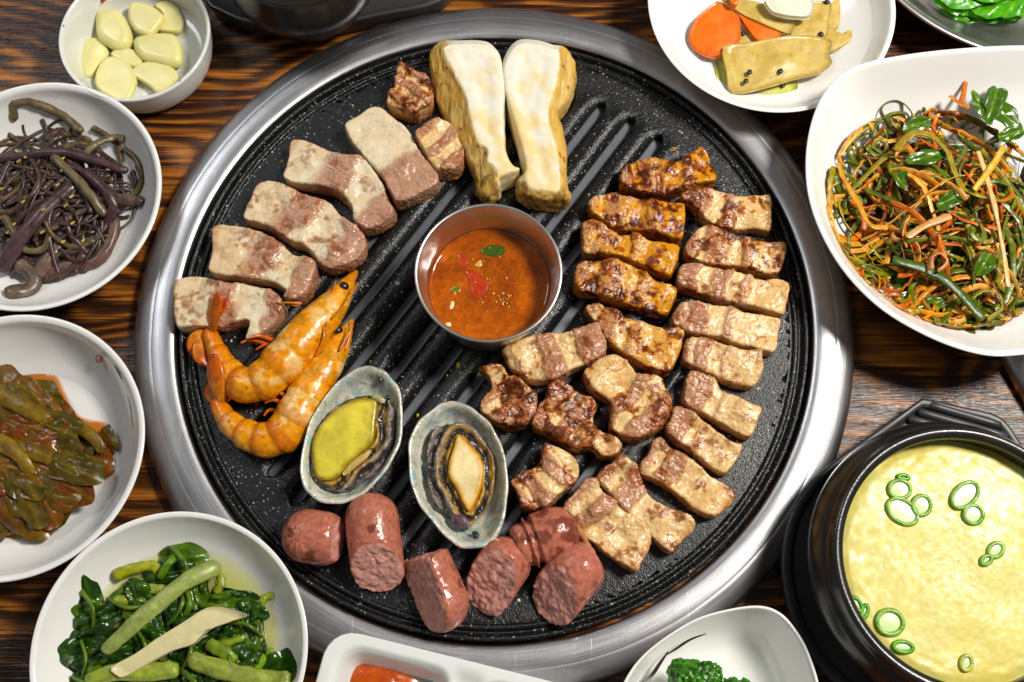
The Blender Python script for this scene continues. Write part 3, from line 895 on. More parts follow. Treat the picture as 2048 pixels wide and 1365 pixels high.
# ------------------------------------------------------------------ sausages
z5 = Z(520, 960, 2.56)
CAS = np.array([0.41, 0.15, 0.105])
FACE = np.array([0.60, 0.31, 0.26])
def sausage(label, a, b, r_px, cuts=(), end_knot=False, seed=0, sear=0.3, tear=0.0, tipped=None, scores=()):
    """a, b photo pixels of the two axis ends; cuts are (pixel, outward direction in pixels, upward tilt)"""
    rm = r_px * 0.25 * 0.965
    zc = ZP + rm * 0.93
    A, B = P(*a, zc), P(*b, zc)
    c = (A + B) / 2
    A, B = A - c, B - c
    pl = []
    for (cx, cy), (dx, dy), up in cuts:
        q = P(cx, cy, zc) - c
        d = P(cx + dx, cy + dy, zc) - P(cx, cy, zc)
        d = d / np.linalg.norm(d)
        nrm = d * math.cos(up) + np.array([0, 0, math.sin(up)])
        pl.append((q, nrm))
    ax = (B - A)
    Ln = np.linalg.norm(ax)
    ax = ax / max(Ln, 1e-6)
    def base(X, Y, ZZ):
        t = np.clip(((X - A[0]) * ax[0] + (Y - A[1]) * ax[1] + (ZZ - A[2]) * ax[2]) / max(Ln, 1e-6), 0, 1)
        d = np.sqrt((X - A[0] - ax[0] * t * Ln) ** 2 + (Y - A[1] - ax[1] * t * Ln) ** 2 + (ZZ - A[2] - ax[2] * t * Ln) ** 2)
        d = d - rm * (1 + 0.05 * (vn(X * 0.09, Y * 0.09, ZZ * 0.09, seed) - 0.5))
        for k in scores:
            d = np.maximum(d, -(np.hypot((t - k) * Ln, (d + 0.2) * 0.8) - 1.5))
        return d
    def fn(X, Y, ZZ):
        d = base(X, Y, ZZ)
        rough = 2.2 * (fbm(X * 0.28, Y * 0.28, ZZ * 0.28, 3, seed + 3) - 0.5) + 0.9 * (fbm(X * 0.9, Y * 0.9, ZZ * 0.9, 2, seed + 5) - 0.5)
        for q, nr in pl:
            e = (X - q[0]) * nr[0] + (Y - q[1]) * nr[1] + (ZZ - q[2]) * nr[2] + rough
            d = -smin(-d, -e, 1.0)
        return d
    lo = np.minimum(A, B) - rm - 3
    hi = np.maximum(A, B) + rm + 3
    V, Q = nets(fn, lo, hi, 0.55)
    V = relax(V, Q, 1, 0.4)
    x, y, zz = V.T
    b0 = base(x, y, zz)
    inn = sst(-0.35, -1.0, b0)
    Nn0 = vnorm(V, Q)
    tl = (V - A) @ ax
    V = V + Nn0 * ((1 - inn) * 0.55 * (fbm(x * 0.5 + tl * 0.1, y * 0.5, zz * 0.5, 2, seed + 50) - 0.5) + inn * 1.0 * (fbm(x * 0.33, y * 0.33, zz * 0.33, 3, seed + 51) - 0.5))[:, None]
    n1 = fbm(x * 0.14, y * 0.14, zz * 0.14, 3, seed + 8)
    n2 = fbm(x * 0.7, y * 0.7, zz * 0.7, 2, seed + 9)
    cas = CAS[None] * (0.65 + 0.7 * n2[:, None])
    s_ = sst(0.68 - 0.25 * sear, 0.78 - 0.2 * sear, n1)[:, None]
    cas = cas * (1 - 0.75 * s_) + np.array([0.10, 0.018, 0.009]) * 0.75 * s_
    fac = FACE[None] * (0.72 + 0.55 * n2[:, None])
    col = cas * (1 - inn[:, None]) + fac * inn[:, None]
    if end_knot:
        # gathered casing at the tied end
        k = np.array(end_knot, float)
        K = P(k[0], k[1], zc + rm * k[2]) - c
        dk = np.linalg.norm(V - K, axis=1)
        an = np.arctan2(V[:, 1] - K[1], V[:, 0] - K[0])
        pl_ = np.sin(an * 11 + 3 * n1) * sst(11, 2.5, dk)
        Nn = vnorm(V, Q)
        V = V + Nn * (0.35 * pl_ - 1.2 * sst(2.6, 0.4, dk))[:, None]
        kk = (sst(4.0, 1.4, dk) * 0.75)[:, None]
        col = col * (1 - kk) + np.array([0.52, 0.30, 0.16]) * kk
        col = col * (1 + 0.22 * pl_[:, None])
    # herb and pepper flecks in the filling
    fl = vn(x * 0.55, y * 0.55, zz * 0.55, seed + 20)
    f1 = (sst(0.90, 0.93, fl) * inn)[:, None]
    col = col * (1 - f1) + np.array([0.10, 0.13, 0.03]) * f1
    f2 = (sst(0.92, 0.95, vn(x * 0.5 + 9, y * 0.5, zz * 0.5, seed + 21)) * np.maximum(inn, 0.3))[:, None]
    col = col * (1 - f2) + np.array([0.55, 0.20, 0.03]) * f2
    o = mk('sausage_piece', V, Q, M['sausage'], None, col, c)
    tag(o, label, 'sausage', 'sausage pieces along the plate edge')
    if tipped is not None:
        pts = [P(px, py, zc + zo) - c for px, py, zo in tipped]
        V, Q = tube(catmull(pts, 4), np.linspace(2.0, 0.9, 4 * (len(pts) - 1) + 1), 8)
        mk('casing_tip', V, Q, M['sausage'], o, np.tile([0.45, 0.22, 0.10], (len(V), 1)))
    return o
sausage('round tied sausage end with a puckered pale knot', (616, 1073), (646, 1077), 50, [((678, 1080), (1, 0.1), 0.2)], end_knot=(600, 1078, 0.45), seed=31, sear=0.35)
sausage('longest sausage piece, standing between the knotted end and other cuts', (744, 1040), (756, 1150), 51, [((752, 1142), (0.02, 1), 0.75)], seed=32, sear=0.1)
sausage('split sausage piece with casing peeled back over crumbly pink filling', (846, 1130), (880, 1206), 54, [((836, 1162), (-0.8, 0.3), 0.6), ((848, 1112), (-0.3, -1), 0.2)], seed=33, sear=0.1)
sausage('oval cut sausage chunk with its pink face turned up', (1008, 1128), (958, 1205), 51, [((982, 1170), (-0.6, 0.55), 0.85), ((955, 1212), (-0.5, 1), 0.1)], seed=34, sear=0.05)
sausage('browned sausage end with score lines and a twisted casing tip', (1050, 1090), (1110, 1068), 50, [((1030, 1100), (-1, 0.35), 0.15)], end_knot=(1158, 1058, 0.2), seed=35, sear=0.75, tipped=[(1150, 1056, 5), (1164, 1070, 3), (1172, 1085, 0), (1180, 1094, -2)], scores=(0.05, 0.30))
sausage('cracked sausage piece below the scored sausage end', (1155, 1140), (1100, 1205), 52, [((1095, 1175), (-0.75, 0.5), 0.7), ((1195, 1120), (1, -0.5), 0.0)], seed=36, sear=0.2)

# ------------------------------------------------------------------ king oyster mushrooms
def mushroom(label, outer, face, th, seed):
    z = ZP + th
    pts = catmull(PP(z7(outer), ZP + th * 0.55)[:, :2], 4, True)
    fpts = catmull(PP(z7(face), z)[:, :2], 4, True)
    opts = catmull(PP(z7(outer), z)[:, :2], 4, True)
    c = pts.mean(0)
    pts, fpts, opts = pts - c, fpts - c, opts - c
    def fn(X, Y, ZZ):
        d2 = polysdf(pts, X[:, :, 0], Y[:, :, 0])
        df = polysdf(fpts, X[:, :, 0], Y[:, :, 0])
        # flat cut face, the skin falling away beyond it
        top = th - 1.6 * sst(-1.0, 1.5, df) - np.clip(df - 1, 0, 20) * 0.85 + 0.9 * (fbm(X[:, :, 0] * 0.07, Y[:, :, 0] * 0.07, 0, 2, seed) - 0.5) - 0.8 * sst(-4, -9, df)
        d2 = d2[:, :, None] + 0.9 * (fbm(X * 0.2, Y * 0.2, ZZ * 0.2, 2, seed + 2) - 0.5) - 1.0 * (1 - ZZ / th)
        t3 = np.maximum(top, 3)[:, :, None]
        zc = np.abs(ZZ - t3 / 2) - t3 / 2
        r = 1.6
        qx, qy = d2 + r, zc + r
        return np.minimum(np.maximum(qx, qy), 0) + np.hypot(np.maximum(qx, 0), np.maximum(qy, 0)) - r
    V, Q = nets(fn, (pts[:, 0].min() - 4, pts[:, 1].min() - 4, -1.5), (pts[:, 0].max() + 4, pts[:, 1].max() + 4, th + 4), 0.6)
    V = relax(V, Q, 2, 0.5)
    Nn = vnorm(V, Q)
    x, y, zz = V.T
    df = polysdf(fpts, x, y)
    out = sst(-1.2, 0.6, df + 1.2 * (fbm(x * 0.3, y * 0.3, zz * 0.3, 2, seed + 5) - 0.5))
    out = out * sst(0.4, 1.8, df - polysdf(opts, x, y))
    wr = fbm(x * 0.55, y * 0.14, zz * 0.3, 3, seed + 6) - 0.5
    V = V + Nn * (out * wr * 1.3)[:, None]
    n1 = fbm(x * 0.1, y * 0.1, zz * 0.1, 3, seed + 7)
    n2 = fbm(x * 0.5, y * 0.15, zz * 0.5, 3, seed + 8)
    yy = (y - y.min()) / np.ptp(y)
    white = np.array([0.80, 0.77, 0.66])[None] * (0.93 + 0.1 * n2[:, None])
    cr = (sst(0.45, 0.85, fbm(x * 0.17 + y * 0.11, y * 0.09 - x * 0.05, zz * 0.1, 4, seed + 17) + 0.45 * (1 - yy) - 0.12) * 0.75)[:, None]
    white = white * (1 - cr) + np.array([0.76, 0.56, 0.20]) * cr
    gol = np.array([0.60, 0.37, 0.10])[None] * (0.65 + 0.65 * n2[:, None])
    pale = sst(0.45, 0.65, n1)[:, None]
    gol = gol * (1 - 0.5 * pale) + np.array([0.70, 0.52, 0.22]) * 0.5 * pale
    dk = (sst(0.68, 0.85, fbm(x * 0.3, y * 0.3, zz * 0.3, 2, seed + 9) + 0.25 * sst(0.35, 0.0, yy)))[:, None]
    gol = gol * (1 - 0.75 * dk) + np.array([0.16, 0.07, 0.02]) * 0.75 * dk
    col = white * (1 - out[:, None]) + gol * out[:, None]
    o = mk('mushroom_half', V, Q, M['mushroom'], None, col, (c[0], c[1], ZP - 0.2))
    return tag(o, label, 'mushroom', 'king oyster mushroom halves')
mushroom('king oyster mushroom half with wide golden wrinkled side, next to the pork cube', [(440, 90), (580, 95), (740, 95), (820, 150), (870, 250), (895, 450), (890, 700), (900, 900), (950, 1000), (1000, 1020), (960, 1060), (850, 1110), (860, 1150), (760, 1200), (700, 1130), (690, 1040), (600, 850), (480, 620), (420, 480), (370, 280), (370, 150)],
         [(450, 130), (560, 98), (740, 98), (820, 150), (870, 250), (895, 450), (890, 700), (900, 900), (950, 1000), (990, 1010), (860, 1105), (830, 1000), (770, 940), (770, 860), (690, 790), (640, 600), (600, 440), (540, 330)], 19, 41)
mushroom('king oyster mushroom half with broad white cut face and dark stem end', [(980, 95), (1120, 90), (1240, 130), (1310, 130), (1380, 200), (1405, 290), (1380, 420), (1340, 520), (1270, 610), (1305, 700), (1330, 850), (1340, 1150), (1365, 1180), (1340, 1225), (1200, 1245), (1060, 1215), (990, 1160), (990, 1100), (1040, 1060), (1040, 980), (1000, 830), (930, 600), (885, 400), (890, 250)],
         [(980, 103), (1120, 95), (1240, 130), (1290, 160), (1280, 350), (1230, 500), (1210, 640), (1260, 800), (1290, 960), (1290, 1150), (1150, 1150), (1060, 1120), (1040, 1060), (1040, 980), (1000, 830), (930, 600), (885, 400), (890, 250)], 19, 42)
# ------------------------------------------------------------------ prawns
def prawn(label, line, head_n, eye, tail, legs, feelers, seed, lift=0.0):
    """line: (px, py, radius px) from the rostrum to the tail root"""
    zr = [ZP + r * 0.25 * 0.9 + lift for _, _, r in line]
    pts = np.array([np.r_[P(a, b, z), r * 0.228] for (a, b, r), z in zip(line, zr)])
    c = np.array([pts[:, 0].mean(), pts[:, 1].mean(), ZP])
    pts[:, :3] -= c
    sp = catmull(pts, 6)
    seg = np.linalg.norm(np.diff(sp[:, :3], axis=0), axis=1)
    s = np.r_[0, np.cumsum(seg)]
    sh = s[head_n * 6]
    nseg = 6
    rad = sp[:, 3].copy()
    ab = s > sh
    ph = np.clip((s - sh) / (s[-1] - sh), 0, 0.999) * nseg
    # overlapping plates: each one flares toward the tail
    rad = np.where(ab, rad * (0.91 + 0.16 * (ph % 1.0)), rad)
    dn = np.linspace(0, s[-1], 110)
    C = np.stack([np.interp(dn, s, sp[:, k]) for k in range(3)], 1)
    Rr = np.interp(dn, s, rad)
    def fn(X, Y, ZZ):
        d = np.full(X.shape, 1e9)
        for k in range(len(dn)):
            q = np.sqrt((X - C[k, 0]) ** 2 + (Y - C[k, 1]) ** 2 + ((ZZ - C[k, 2]) * 1.08) ** 2) - Rr[k]
            d = np.minimum(d, q)
        return d + 0.9 * (fbm(X * 0.3, Y * 0.3, ZZ * 0.3, 3, seed) - 0.5)
    V, Q = nets(fn, (C - Rr[:, None]).min(0) - 2, (C + Rr[:, None]).max(0) + 2, 0.6)
    V = relax(V, Q, 1, 0.4)
    x, y, zz = V.T
    D = np.stack([np.linalg.norm(V - C[k], axis=1) - Rr[k] for k in range(len(dn))])
    ik = D.argmin(0)
    sa = dn[ik]
    T = np.gradient(C, axis=0)
    T /= np.linalg.norm(T, axis=1, keepdims=True)
    side = ((V - C[ik]) * np.stack([-T[ik, 1], T[ik, 0], 0 * ik], 1)).sum(1) / Rr[ik]
    n1 = fbm(x * 0.12, y * 0.12, zz * 0.12, 3, seed + 3)
    n2 = fbm(x * 0.5, y * 0.5, zz * 0.5, 3, seed + 4)
    orange, deep, cream = np.array([0.72, 0.30, 0.030]), np.array([0.58, 0.16, 0.020]), np.array([0.84, 0.64, 0.34])
    col = orange[None] * (0.75 + 0.5 * n2[:, None])
    w = sst(0.47, 0.68, n1)[:, None] * 0.6
    col = col * (1 - w) + cream * w
    u = sa / s[-1]
    w = (np.maximum(sst(0.75, 1.0, u), sst(0.10, 0.0, u)) * 0.7)[:, None]
    col = col * (1 - w) + deep * w
    phv = np.clip((sa - sh) / (s[-1] - sh), 0, 0.999) * nseg
    ab_ = (sa > sh)
    fr_ = phv % 1.0
    edge = (sst(0.30, 0.02, fr_) * ab_ * 0.6)[:, None]
    col = col * (1 - edge) + np.array([0.84, 0.60, 0.26]) * edge
    edge = (sst(0.80, 0.97, fr_) * ab_ * 0.6)[:, None]
    col = col * (1 - edge) + np.array([0.50, 0.11, 0.01]) * edge
    hd = (sst(sh * 1.05, sh * 0.92, sa) * sst(0.5, 0.62, fbm(x * 0.2, y * 0.2, zz * 0.2, 2, seed + 9)) * 0.5)[:, None]
    col = col * (1 - hd) + np.array([0.42, 0.20, 0.02]) * hd
    sp_ = (sst(0.88, 0.93, vn(x * 0.28, y * 0.35, zz * 0.35, seed + 6)) * 0.75)[:, None]
    col = col * (1 - sp_) + np.array([0.22, 0.05, 0.01]) * sp_
    root = empty('prawn', c)
    tag(root, label, 'prawn', 'grilled prawns')
    mk('body', V, Q, M['prawn'], root, col)
    for ex, ey in eye:
        k = int(np.argmin(np.linalg.norm(C[:, :2] - (P(ex, ey, c[2] + 8) - c)[:2], axis=1)))
        q = P(ex, ey, c[2] + C[k, 2] + Rr[k] * 0.95) - c
        sv, sq = [], None
        ring = [np.c_[q[0] + 2.5 * math.sin(t) * np.cos(np.linspace(0, 6.283, 14, endpoint=False)), q[1] + 2.5 * math.sin(t) * np.sin(np.linspace(0, 6.283, 14, endpoint=False)), np.full(14, q[2] + 2.5 * math.cos(t))] for t in np.linspace(0.02, 3.12, 9)]
        sv, sq = loft(ring)
        mk('eye', sv, sq[:, ::-1], M['prawn'], root, np.tile([0.02, 0.012, 0.016], (len(sv), 1)))
    for pl in tail:
        tp = catmull(np.array([P(a, b, ZP + z) - c for a, b, z in pl]), 5)
        n_ = len(tp)
        t = np.linspace(0, 1, n_)
        r_ = 1.3 + 4.2 * np.sin(np.clip(t * 1.25, 0, 1) * math.pi * 0.62) * (1 - 0.55 * sst(0.75, 1, t))
        V, Q = tube(tp, r_, 10, 0.30, twist=0.5)
        tt = np.repeat(np.r_[0, 0, t, 1, 1], 10)[:, None]
        fi = vn(V[:, 0] * 1.4, V[:, 1] * 0.4, 0, seed)[:, None]
        cl = (np.array([0.62, 0.26, 0.035]) * (1 - tt) + np.array([0.44, 0.08, 0.008]) * tt) * (0.6 + 0.8 * fi)
        mk('tail_fin', V, Q, M['prawn'], root, cl)
    for pl in legs:
        tp = catmull(np.array([P(a, b, ZP + z) - c for a, b, z in pl]), 4)
        V, Q = tube(tp, np.linspace(1.5, 0.45, len(tp)), 7)
        mk('leg', V, Q, M['prawn'], root, np.tile([0.55, 0.14, 0.02], (len(V), 1)))
    for pl in feelers:
        tp = catmull(np.array([P(a, b, ZP + z) - c for a, b, z in pl]), 6)
        V, Q = tube(tp, np.linspace(0.8, 0.3, len(tp)), 6)
        mk('antenna', V, Q, M['prawn'], root, np.tile([0.58, 0.20, 0.03], (len(V), 1)))
    return root

prawn('curled golden prawn with its tail raised beside the pork slab', [(712, 545, 5), (697, 566, 15), (676, 598, 28), (650, 630, 38), (620, 662, 44), (590, 698, 47), (558, 735, 46), (522, 764, 41), (484, 768, 36), (455, 738, 27), (434, 702, 21), (420, 668, 16)], 5,
      [(688, 574)], [[(421, 668, 6), (424, 640, 11), (438, 592, 19)], [(418, 665, 5), (428, 630, 9), (454, 604, 16)], [(416, 668, 4), (398, 680, 4), (392, 710, 3)], [(410, 672, 4), (404, 700, 4), (415, 730, 4)]],
      [[(540, 690, 6), (505, 680, 7), (482, 686, 9)], [(548, 682, 8), (520, 672, 10), (500, 676, 13)], [(555, 690, 5), (530, 690, 7), (512, 700, 6)], [(636, 626, 12), (645, 640, 16), (652, 662, 16)], [(600, 640, 8), (618, 618, 10), (640, 600, 9)]],
      [[(602, 607, 14), (580, 606, 16), (552, 606, 14)], [(600, 608, 14), (590, 612, 14), (570, 604, 15)], [(660, 640, 16), (690, 610, 18), (716, 566, 14)], [(640, 620, 12), (664, 588, 14), (672, 562, 12)]], 51, lift=1.0)
prawn('curled orange prawn lying against the abalone shell', [(703, 640, 4), (696, 656, 11), (682, 682, 22), (662, 716, 32), (638, 754, 38), (611, 797, 42), (588, 838, 42), (560, 872, 39), (522, 880, 35), (486, 866, 30), (456, 842, 24), (438, 812, 18)], 5,
      [(676, 662)], [[(438, 812, 6), (434, 770, 11), (426, 712, 15)], [(440, 810, 5), (442, 775, 8), (444, 740, 12)], [(436, 812, 4), (428, 792, 5), (418, 770, 5)], [(442, 806, 4), (452, 790, 4), (455, 772, 6)]],
      [[(572, 812, 6), (548, 800, 8), (530, 806, 8)], [(578, 800, 8), (560, 786, 10), (540, 792, 12)], [(566, 826, 5), (540, 820, 6), (528, 832, 6)]],
      [[(632, 712, 14), (648, 670, 18), (640, 630, 16)], [(680, 700, 14), (702, 660, 14), (706, 645, 12)], [(690, 700, 10), (700, 672, 10), (708, 640, 8)]], 52)

# ------------------------------------------------------------------ abalones
def m_nacre():
    k = N('mother_of_pearl')
    v = k.coord()
    n = k.noise(v, 70, 4, 0.6, 2.0)
    c = k.ramp(n, [(0.28, (0.10, 0.26, 0.20)), (0.40, (0.62, 0.62, 0.48)), (0.50, (0.82, 0.77, 0.66)), (0.58, (0.36, 0.60, 0.55)), (0.66, (0.66, 0.46, 0.48)), (0.78, (0.86, 0.84, 0.76))])
    n2 = k.noise(v, 22, 3)
    c = k.mix(c, (0.16, 0.12, 0.06), k.ramp(n2, [(0.55, 0.0), (0.75, 0.55)]))
    k.base(c)
    k.set(Metallic=0.25, Roughness=0.2)
    k.nrm(k.bump(k.noise(v, 130, 3, 0.6, 1.0), 0.6, 0.0014))
    return k.m
M['nacre'] = m_nacre()
za = Z(560, 700, 3.412)
def abalone(label, rim, mantle, foot, foot_c, edge_c, extra, seed):
    zr = ZP + 15
    rp = catmull(PP(za(rim), zr)[:, :2], 5, True)
    c = rp.mean(0)
    root = empty('abalone', (c[0], c[1], ZP))
    tag(root, label, 'abalone', 'abalones in the shell')
    rp = rp - c
    rip = 1 + 0.005 * np.sin(np.arange(len(rp)) * 0.9) + 0.02 * (vn(np.arange(len(rp)) * 0.35, 0, 0, seed) - 0.5)
    rp = rp * rip[:, None]
    V, Q = dish(rp, [(0.0, 0.0), (0.45, 0.2), (0.72, 3.0), (0.90, 8.0), (0.985, 13.0), (1.02, 15.2), (0.985, 16.4), (0.92, 14.6), (0.84, 9.5), (0.66, 4.5), (0.4, 1.8), (0.0, 1.5)], (0, 0))
    V[:, 2] += 1.2 * (fbm(V[:, 0] * 0.12, V[:, 1] * 0.12, 0, 2, seed) - 0.5)
    mk('shell', V, Q, M['nacre'], root)
    # breathing holes
    mp = catmull(PP(za(mantle), zr)[:, :2], 4, True) - c
    fp = catmull(PP(za(foot), zr + 2)[:, :2], 4, True) - c
    def fn(X, Y, ZZ):
        d2 = polysdf(mp, X[:, :, 0], Y[:, :, 0])
        df = polysdf(fp, X[:, :, 0], Y[:, :, 0])
        top = 12.5 + 1.3 * np.sin(df * 1.1 + 3 * fbm(X[:, :, 0] * 0.1, Y[:, :, 0] * 0.1, 0, 2, seed)) - 1.6 * sst(1.5, 0, df)
        d2 = d2[:, :, None] + 1.8 * (fbm(X * 0.35, Y * 0.35, ZZ * 0.2, 2, seed + 3) - 0.5)
        q = np.maximum(d2, ZZ - top[:, :, None] - 2.4 * (fbm(X * 0.45, Y * 0.45, ZZ * 0.3, 2, seed + 4) - 0.5))
        return np.maximum(q, 3 - ZZ)
    V, Q = nets(fn, (mp[:, 0].min() - 3, mp[:, 1].min() - 3, 0), (mp[:, 0].max() + 3, mp[:, 1].max() + 3, 19), 0.55)
    V = relax(V, Q, 1, 0.5)
    x, y, zz = V.T
    df = polysdf(fp, x, y)
    n1 = fbm(x * 0.3, y * 0.3, zz * 0.3, 3, seed + 5)
    bandc = 0.5 + 0.5 * np.sin(df * 1.1 + 4 * fbm(x * 0.1, y * 0.1, 0, 2, seed))
    dark, tanc, gry = np.array([0.026, 0.020, 0.018]), np.array([0.45, 0.29, 0.10]), np.array([0.20, 0.17, 0.16])
    t = sst(0.35, 0.65, n1 * 0.6 + 0.4 * bandc)[:, None]
    g = sst(3, 7, df)[:, None]
    col = dark * (1 - t) + (tanc * (1 - g) + gry * g) * t
    mk('mantle', V, Q, M['abalone'], root, col)
    def fn2(X, Y, ZZ):
        d2 = polysdf(fp, X[:, :, 0], Y[:, :, 0])[:, :, None] + 0.5 * (fbm(X * 0.4, Y * 0.4, ZZ * 0.3, 2, seed + 8) - 0.5)
        zc = np.abs(ZZ - 11.5) - 4.0 - 0.5 * (fbm(X * 0.2, Y * 0.2, 0 * ZZ, 2, seed + 9) - 0.5)
        r = 1.4
        qx, qy = d2 + r, zc + r
        return np.minimum(np.maximum(qx, qy), 0) + np.hypot(np.maximum(qx, 0), np.maximum(qy, 0)) - r
    V, Q = nets(fn2, (fp[:, 0].min() - 3, fp[:, 1].min() - 3, 5), (fp[:, 0].max() + 3, fp[:, 1].max() + 3, 18), 0.55)
    V = relax(V, Q, 1, 0.5)
    x, y, zz = V.T
    df = polysdf(fp, x, y)
    e = sst(-3.2, 0.2, df + 1.5 * (fbm(x * 0.4, y * 0.4, 0, 2, seed) - 0.5))[:, None]
    n2 = fbm(x * 0.16, y * 0.16, zz * 0.2, 4, seed + 6)[:, None]
    col = (np.array(foot_c) * (0.68 + 0.64 * n2)) * (1 - e) + np.array(edge_c) * e
    mk('foot', V, Q, M['abalone'], root, col)
    for nm, pts, cl, zo in extra:
        o = blobpoly(nm, za(pts), zr + zo, 1.6, M['abalone'], root, None, cl, seed, org=c)
        o.location.z = (15 + zo) * 0.001
    return root
abalone('abalone with a large olive yellow foot, against the prawn', [(560, 125), (660, 125), (740, 180), (800, 260), (830, 380), (830, 560), (800, 680), (740, 800), (660, 900), (560, 990), (460, 1030), (340, 1045), (230, 1000), (165, 930), (145, 800), (165, 640), (220, 480), (320, 320), (430, 200)],
        [(600, 300), (700, 300), (770, 400), (780, 560), (740, 680), (660, 800), (550, 900), (440, 950), (320, 950), (220, 890), (195, 760), (200, 620), (260, 490), (370, 380), (480, 320)],
        [(600, 320), (660, 340), (650, 480), (630, 620), (560, 690), (470, 770), (380, 870), (300, 885), (235, 850), (215, 740), (215, 620), (270, 500), (370, 400), (480, 340)], (0.60, 0.52, 0.14), (0.24, 0.18, 0.03),
        [('gill', [(625, 680), (600, 730), (520, 800), (440, 860), (440, 820), (530, 730)], (0.50, 0.36, 0.16), -0.5), ('shell_hole', [(670, 190), (690, 175), (705, 200), (695, 230), (675, 225)], (0.03, 0.03, 0.03), -2.2), ('shell_hole', [(730, 310), (750, 315), (755, 345), (735, 345)], (0.02, 0.04, 0.04), -2.5), ('eyestalk', [(620, 310), (660, 300), (720, 340), (700, 365), (640, 345)], (0.36, 0.34, 0.20), 0.0)], 61)
abalone('abalone with a narrow cream diamond foot in ruffled dark mantle', [(1130, 370), (1230, 370), (1330, 420), (1430, 510), (1500, 640), (1540, 800), (1550, 960), (1530, 1130), (1480, 1270), (1400, 1340), (1250, 1345), (1150, 1290), (1050, 1180), (960, 1060), (900, 920), (880, 760), (890, 620), (950, 500), (1040, 420)],
        [(1060, 520), (1200, 490), (1310, 520), (1400, 620), (1460, 760), (1460, 900), (1420, 1040), (1330, 1150), (1260, 1220), (1180, 1150), (1080, 1060), (1020, 940), (1000, 800), (1010, 640)],
        [(1215, 575), (1300, 650), (1360, 720), (1390, 800), (1380, 900), (1340, 1020), (1290, 1100), (1250, 1050), (1200, 940), (1150, 860), (1150, 760), (1180, 660)], (0.78, 0.66, 0.40), (0.55, 0.28, 0.05),
        [('mouth', [(1180, 1130), (1260, 1130), (1290, 1190), (1250, 1220), (1190, 1190)], (0.08, 0.05, 0.07), -1.0), ('shell_hole', [(1310, 1245), (1345, 1240), (1360, 1275), (1330, 1295)], (0.01, 0.02, 0.03), -3.0)], 62)
# ------------------------------------------------------------------ dishes
def rprof(h, foot=0.52, th=0.035, floor=3.6, deep=0.80):
    return [(0.0, 1.4), (foot - 0.06, 1.4), (foot - 0.04, 0.0), (foot, 0.0), (foot + 0.03, 1.6), (0.5 * (foot + 1.0), h * 0.30), (0.93, h * 0.68), (0.99, h - 1.6), (1.0, h - 0.5), (0.988, h + 0.1), (1 - th, h - 0.3), (1 - th * 1.6, h - 1.8), (0.915, h * 0.72), (deep, h * 0.34 + 1.2), (deep - 0.17, floor + 0.5), (deep - 0.36, floor), (0.0, floor)]

BOWL = {}
CLAMP = [None]
def remember(name, c, rim, prof):
    """keeps the inner surface of a dish so that food can rest on it"""
    rim = np.asarray(rim)[:, :2]
    th = np.arctan2(rim[:, 1], rim[:, 0])
    o = np.argsort(th)
    p = catmull(prof, 3)
    k = int(np.argmax(p[:, 1]))
    q = p[k:][::-1]
    BOWL[name] = (np.array(c[:2]), th[o], np.hypot(rim[:, 0], rim[:, 1])[o], q[:, 0], np.array(q[:, 1]))
def inner(x, y):
    c, th, R, s, z = BOWL[CLAMP[0]]
    dx_, dy_ = x - c[0], y - c[1]
    r_ = np.interp(np.arctan2(dy_, dx_), th, R, period=2 * math.pi)
    return np.interp(np.hypot(dx_, dy_) / r_, s, z)
def settle(V, root, add=0.25):
    if CLAMP[0] is None or root is None:
        return V
    o = np.array(root.location) * 1000
    V = np.array(V, float)
    V[:, 2] = np.maximum(V[:, 2], inner(V[:, 0] + o[0], V[:, 1] + o[1]) + add - o[2])
    return V

def round_dish(name, label, px, py, rpx, h, mat, prof=None, cat='dish', z0=0.0, group=None, n=128, sy=1.0):
    c = P(px, py, z0 + h)
    r = RR(px, py, z0 + h, rpx)
    root = empty(name, (c[0], c[1], z0))
    tag(root, label, cat, group)
    pr = prof or rprof(h)
    V, Q = dish(circle((0, 0), r, n, 1, sy), pr, (0, 0))
    mk('bowl_wall', V, Q, mat, root)
    remember(name, c, circle((0, 0), r, n), [(a, b + z0) for a, b in pr])
    return root, c, r

def curve_mark(parent, c, pts, z, wmm, col, name='brush_mark'):
    """a painted stroke on the glaze"""
    tp = catmull(np.array([[*(P(a, b, z + dz)[:2] - c[:2]), z + dz] for a, b, dz in pts]), 6)
    t = np.linspace(0, 1, len(tp))
    V, Q = tube(tp, wmm * (0.25 + 0.75 * np.sin(math.pi * np.clip(t, 0.03, 0.97))), 6, 0.25)
    return mk(name, V, Q, plain(name + '_glaze', col, 0.3), parent)

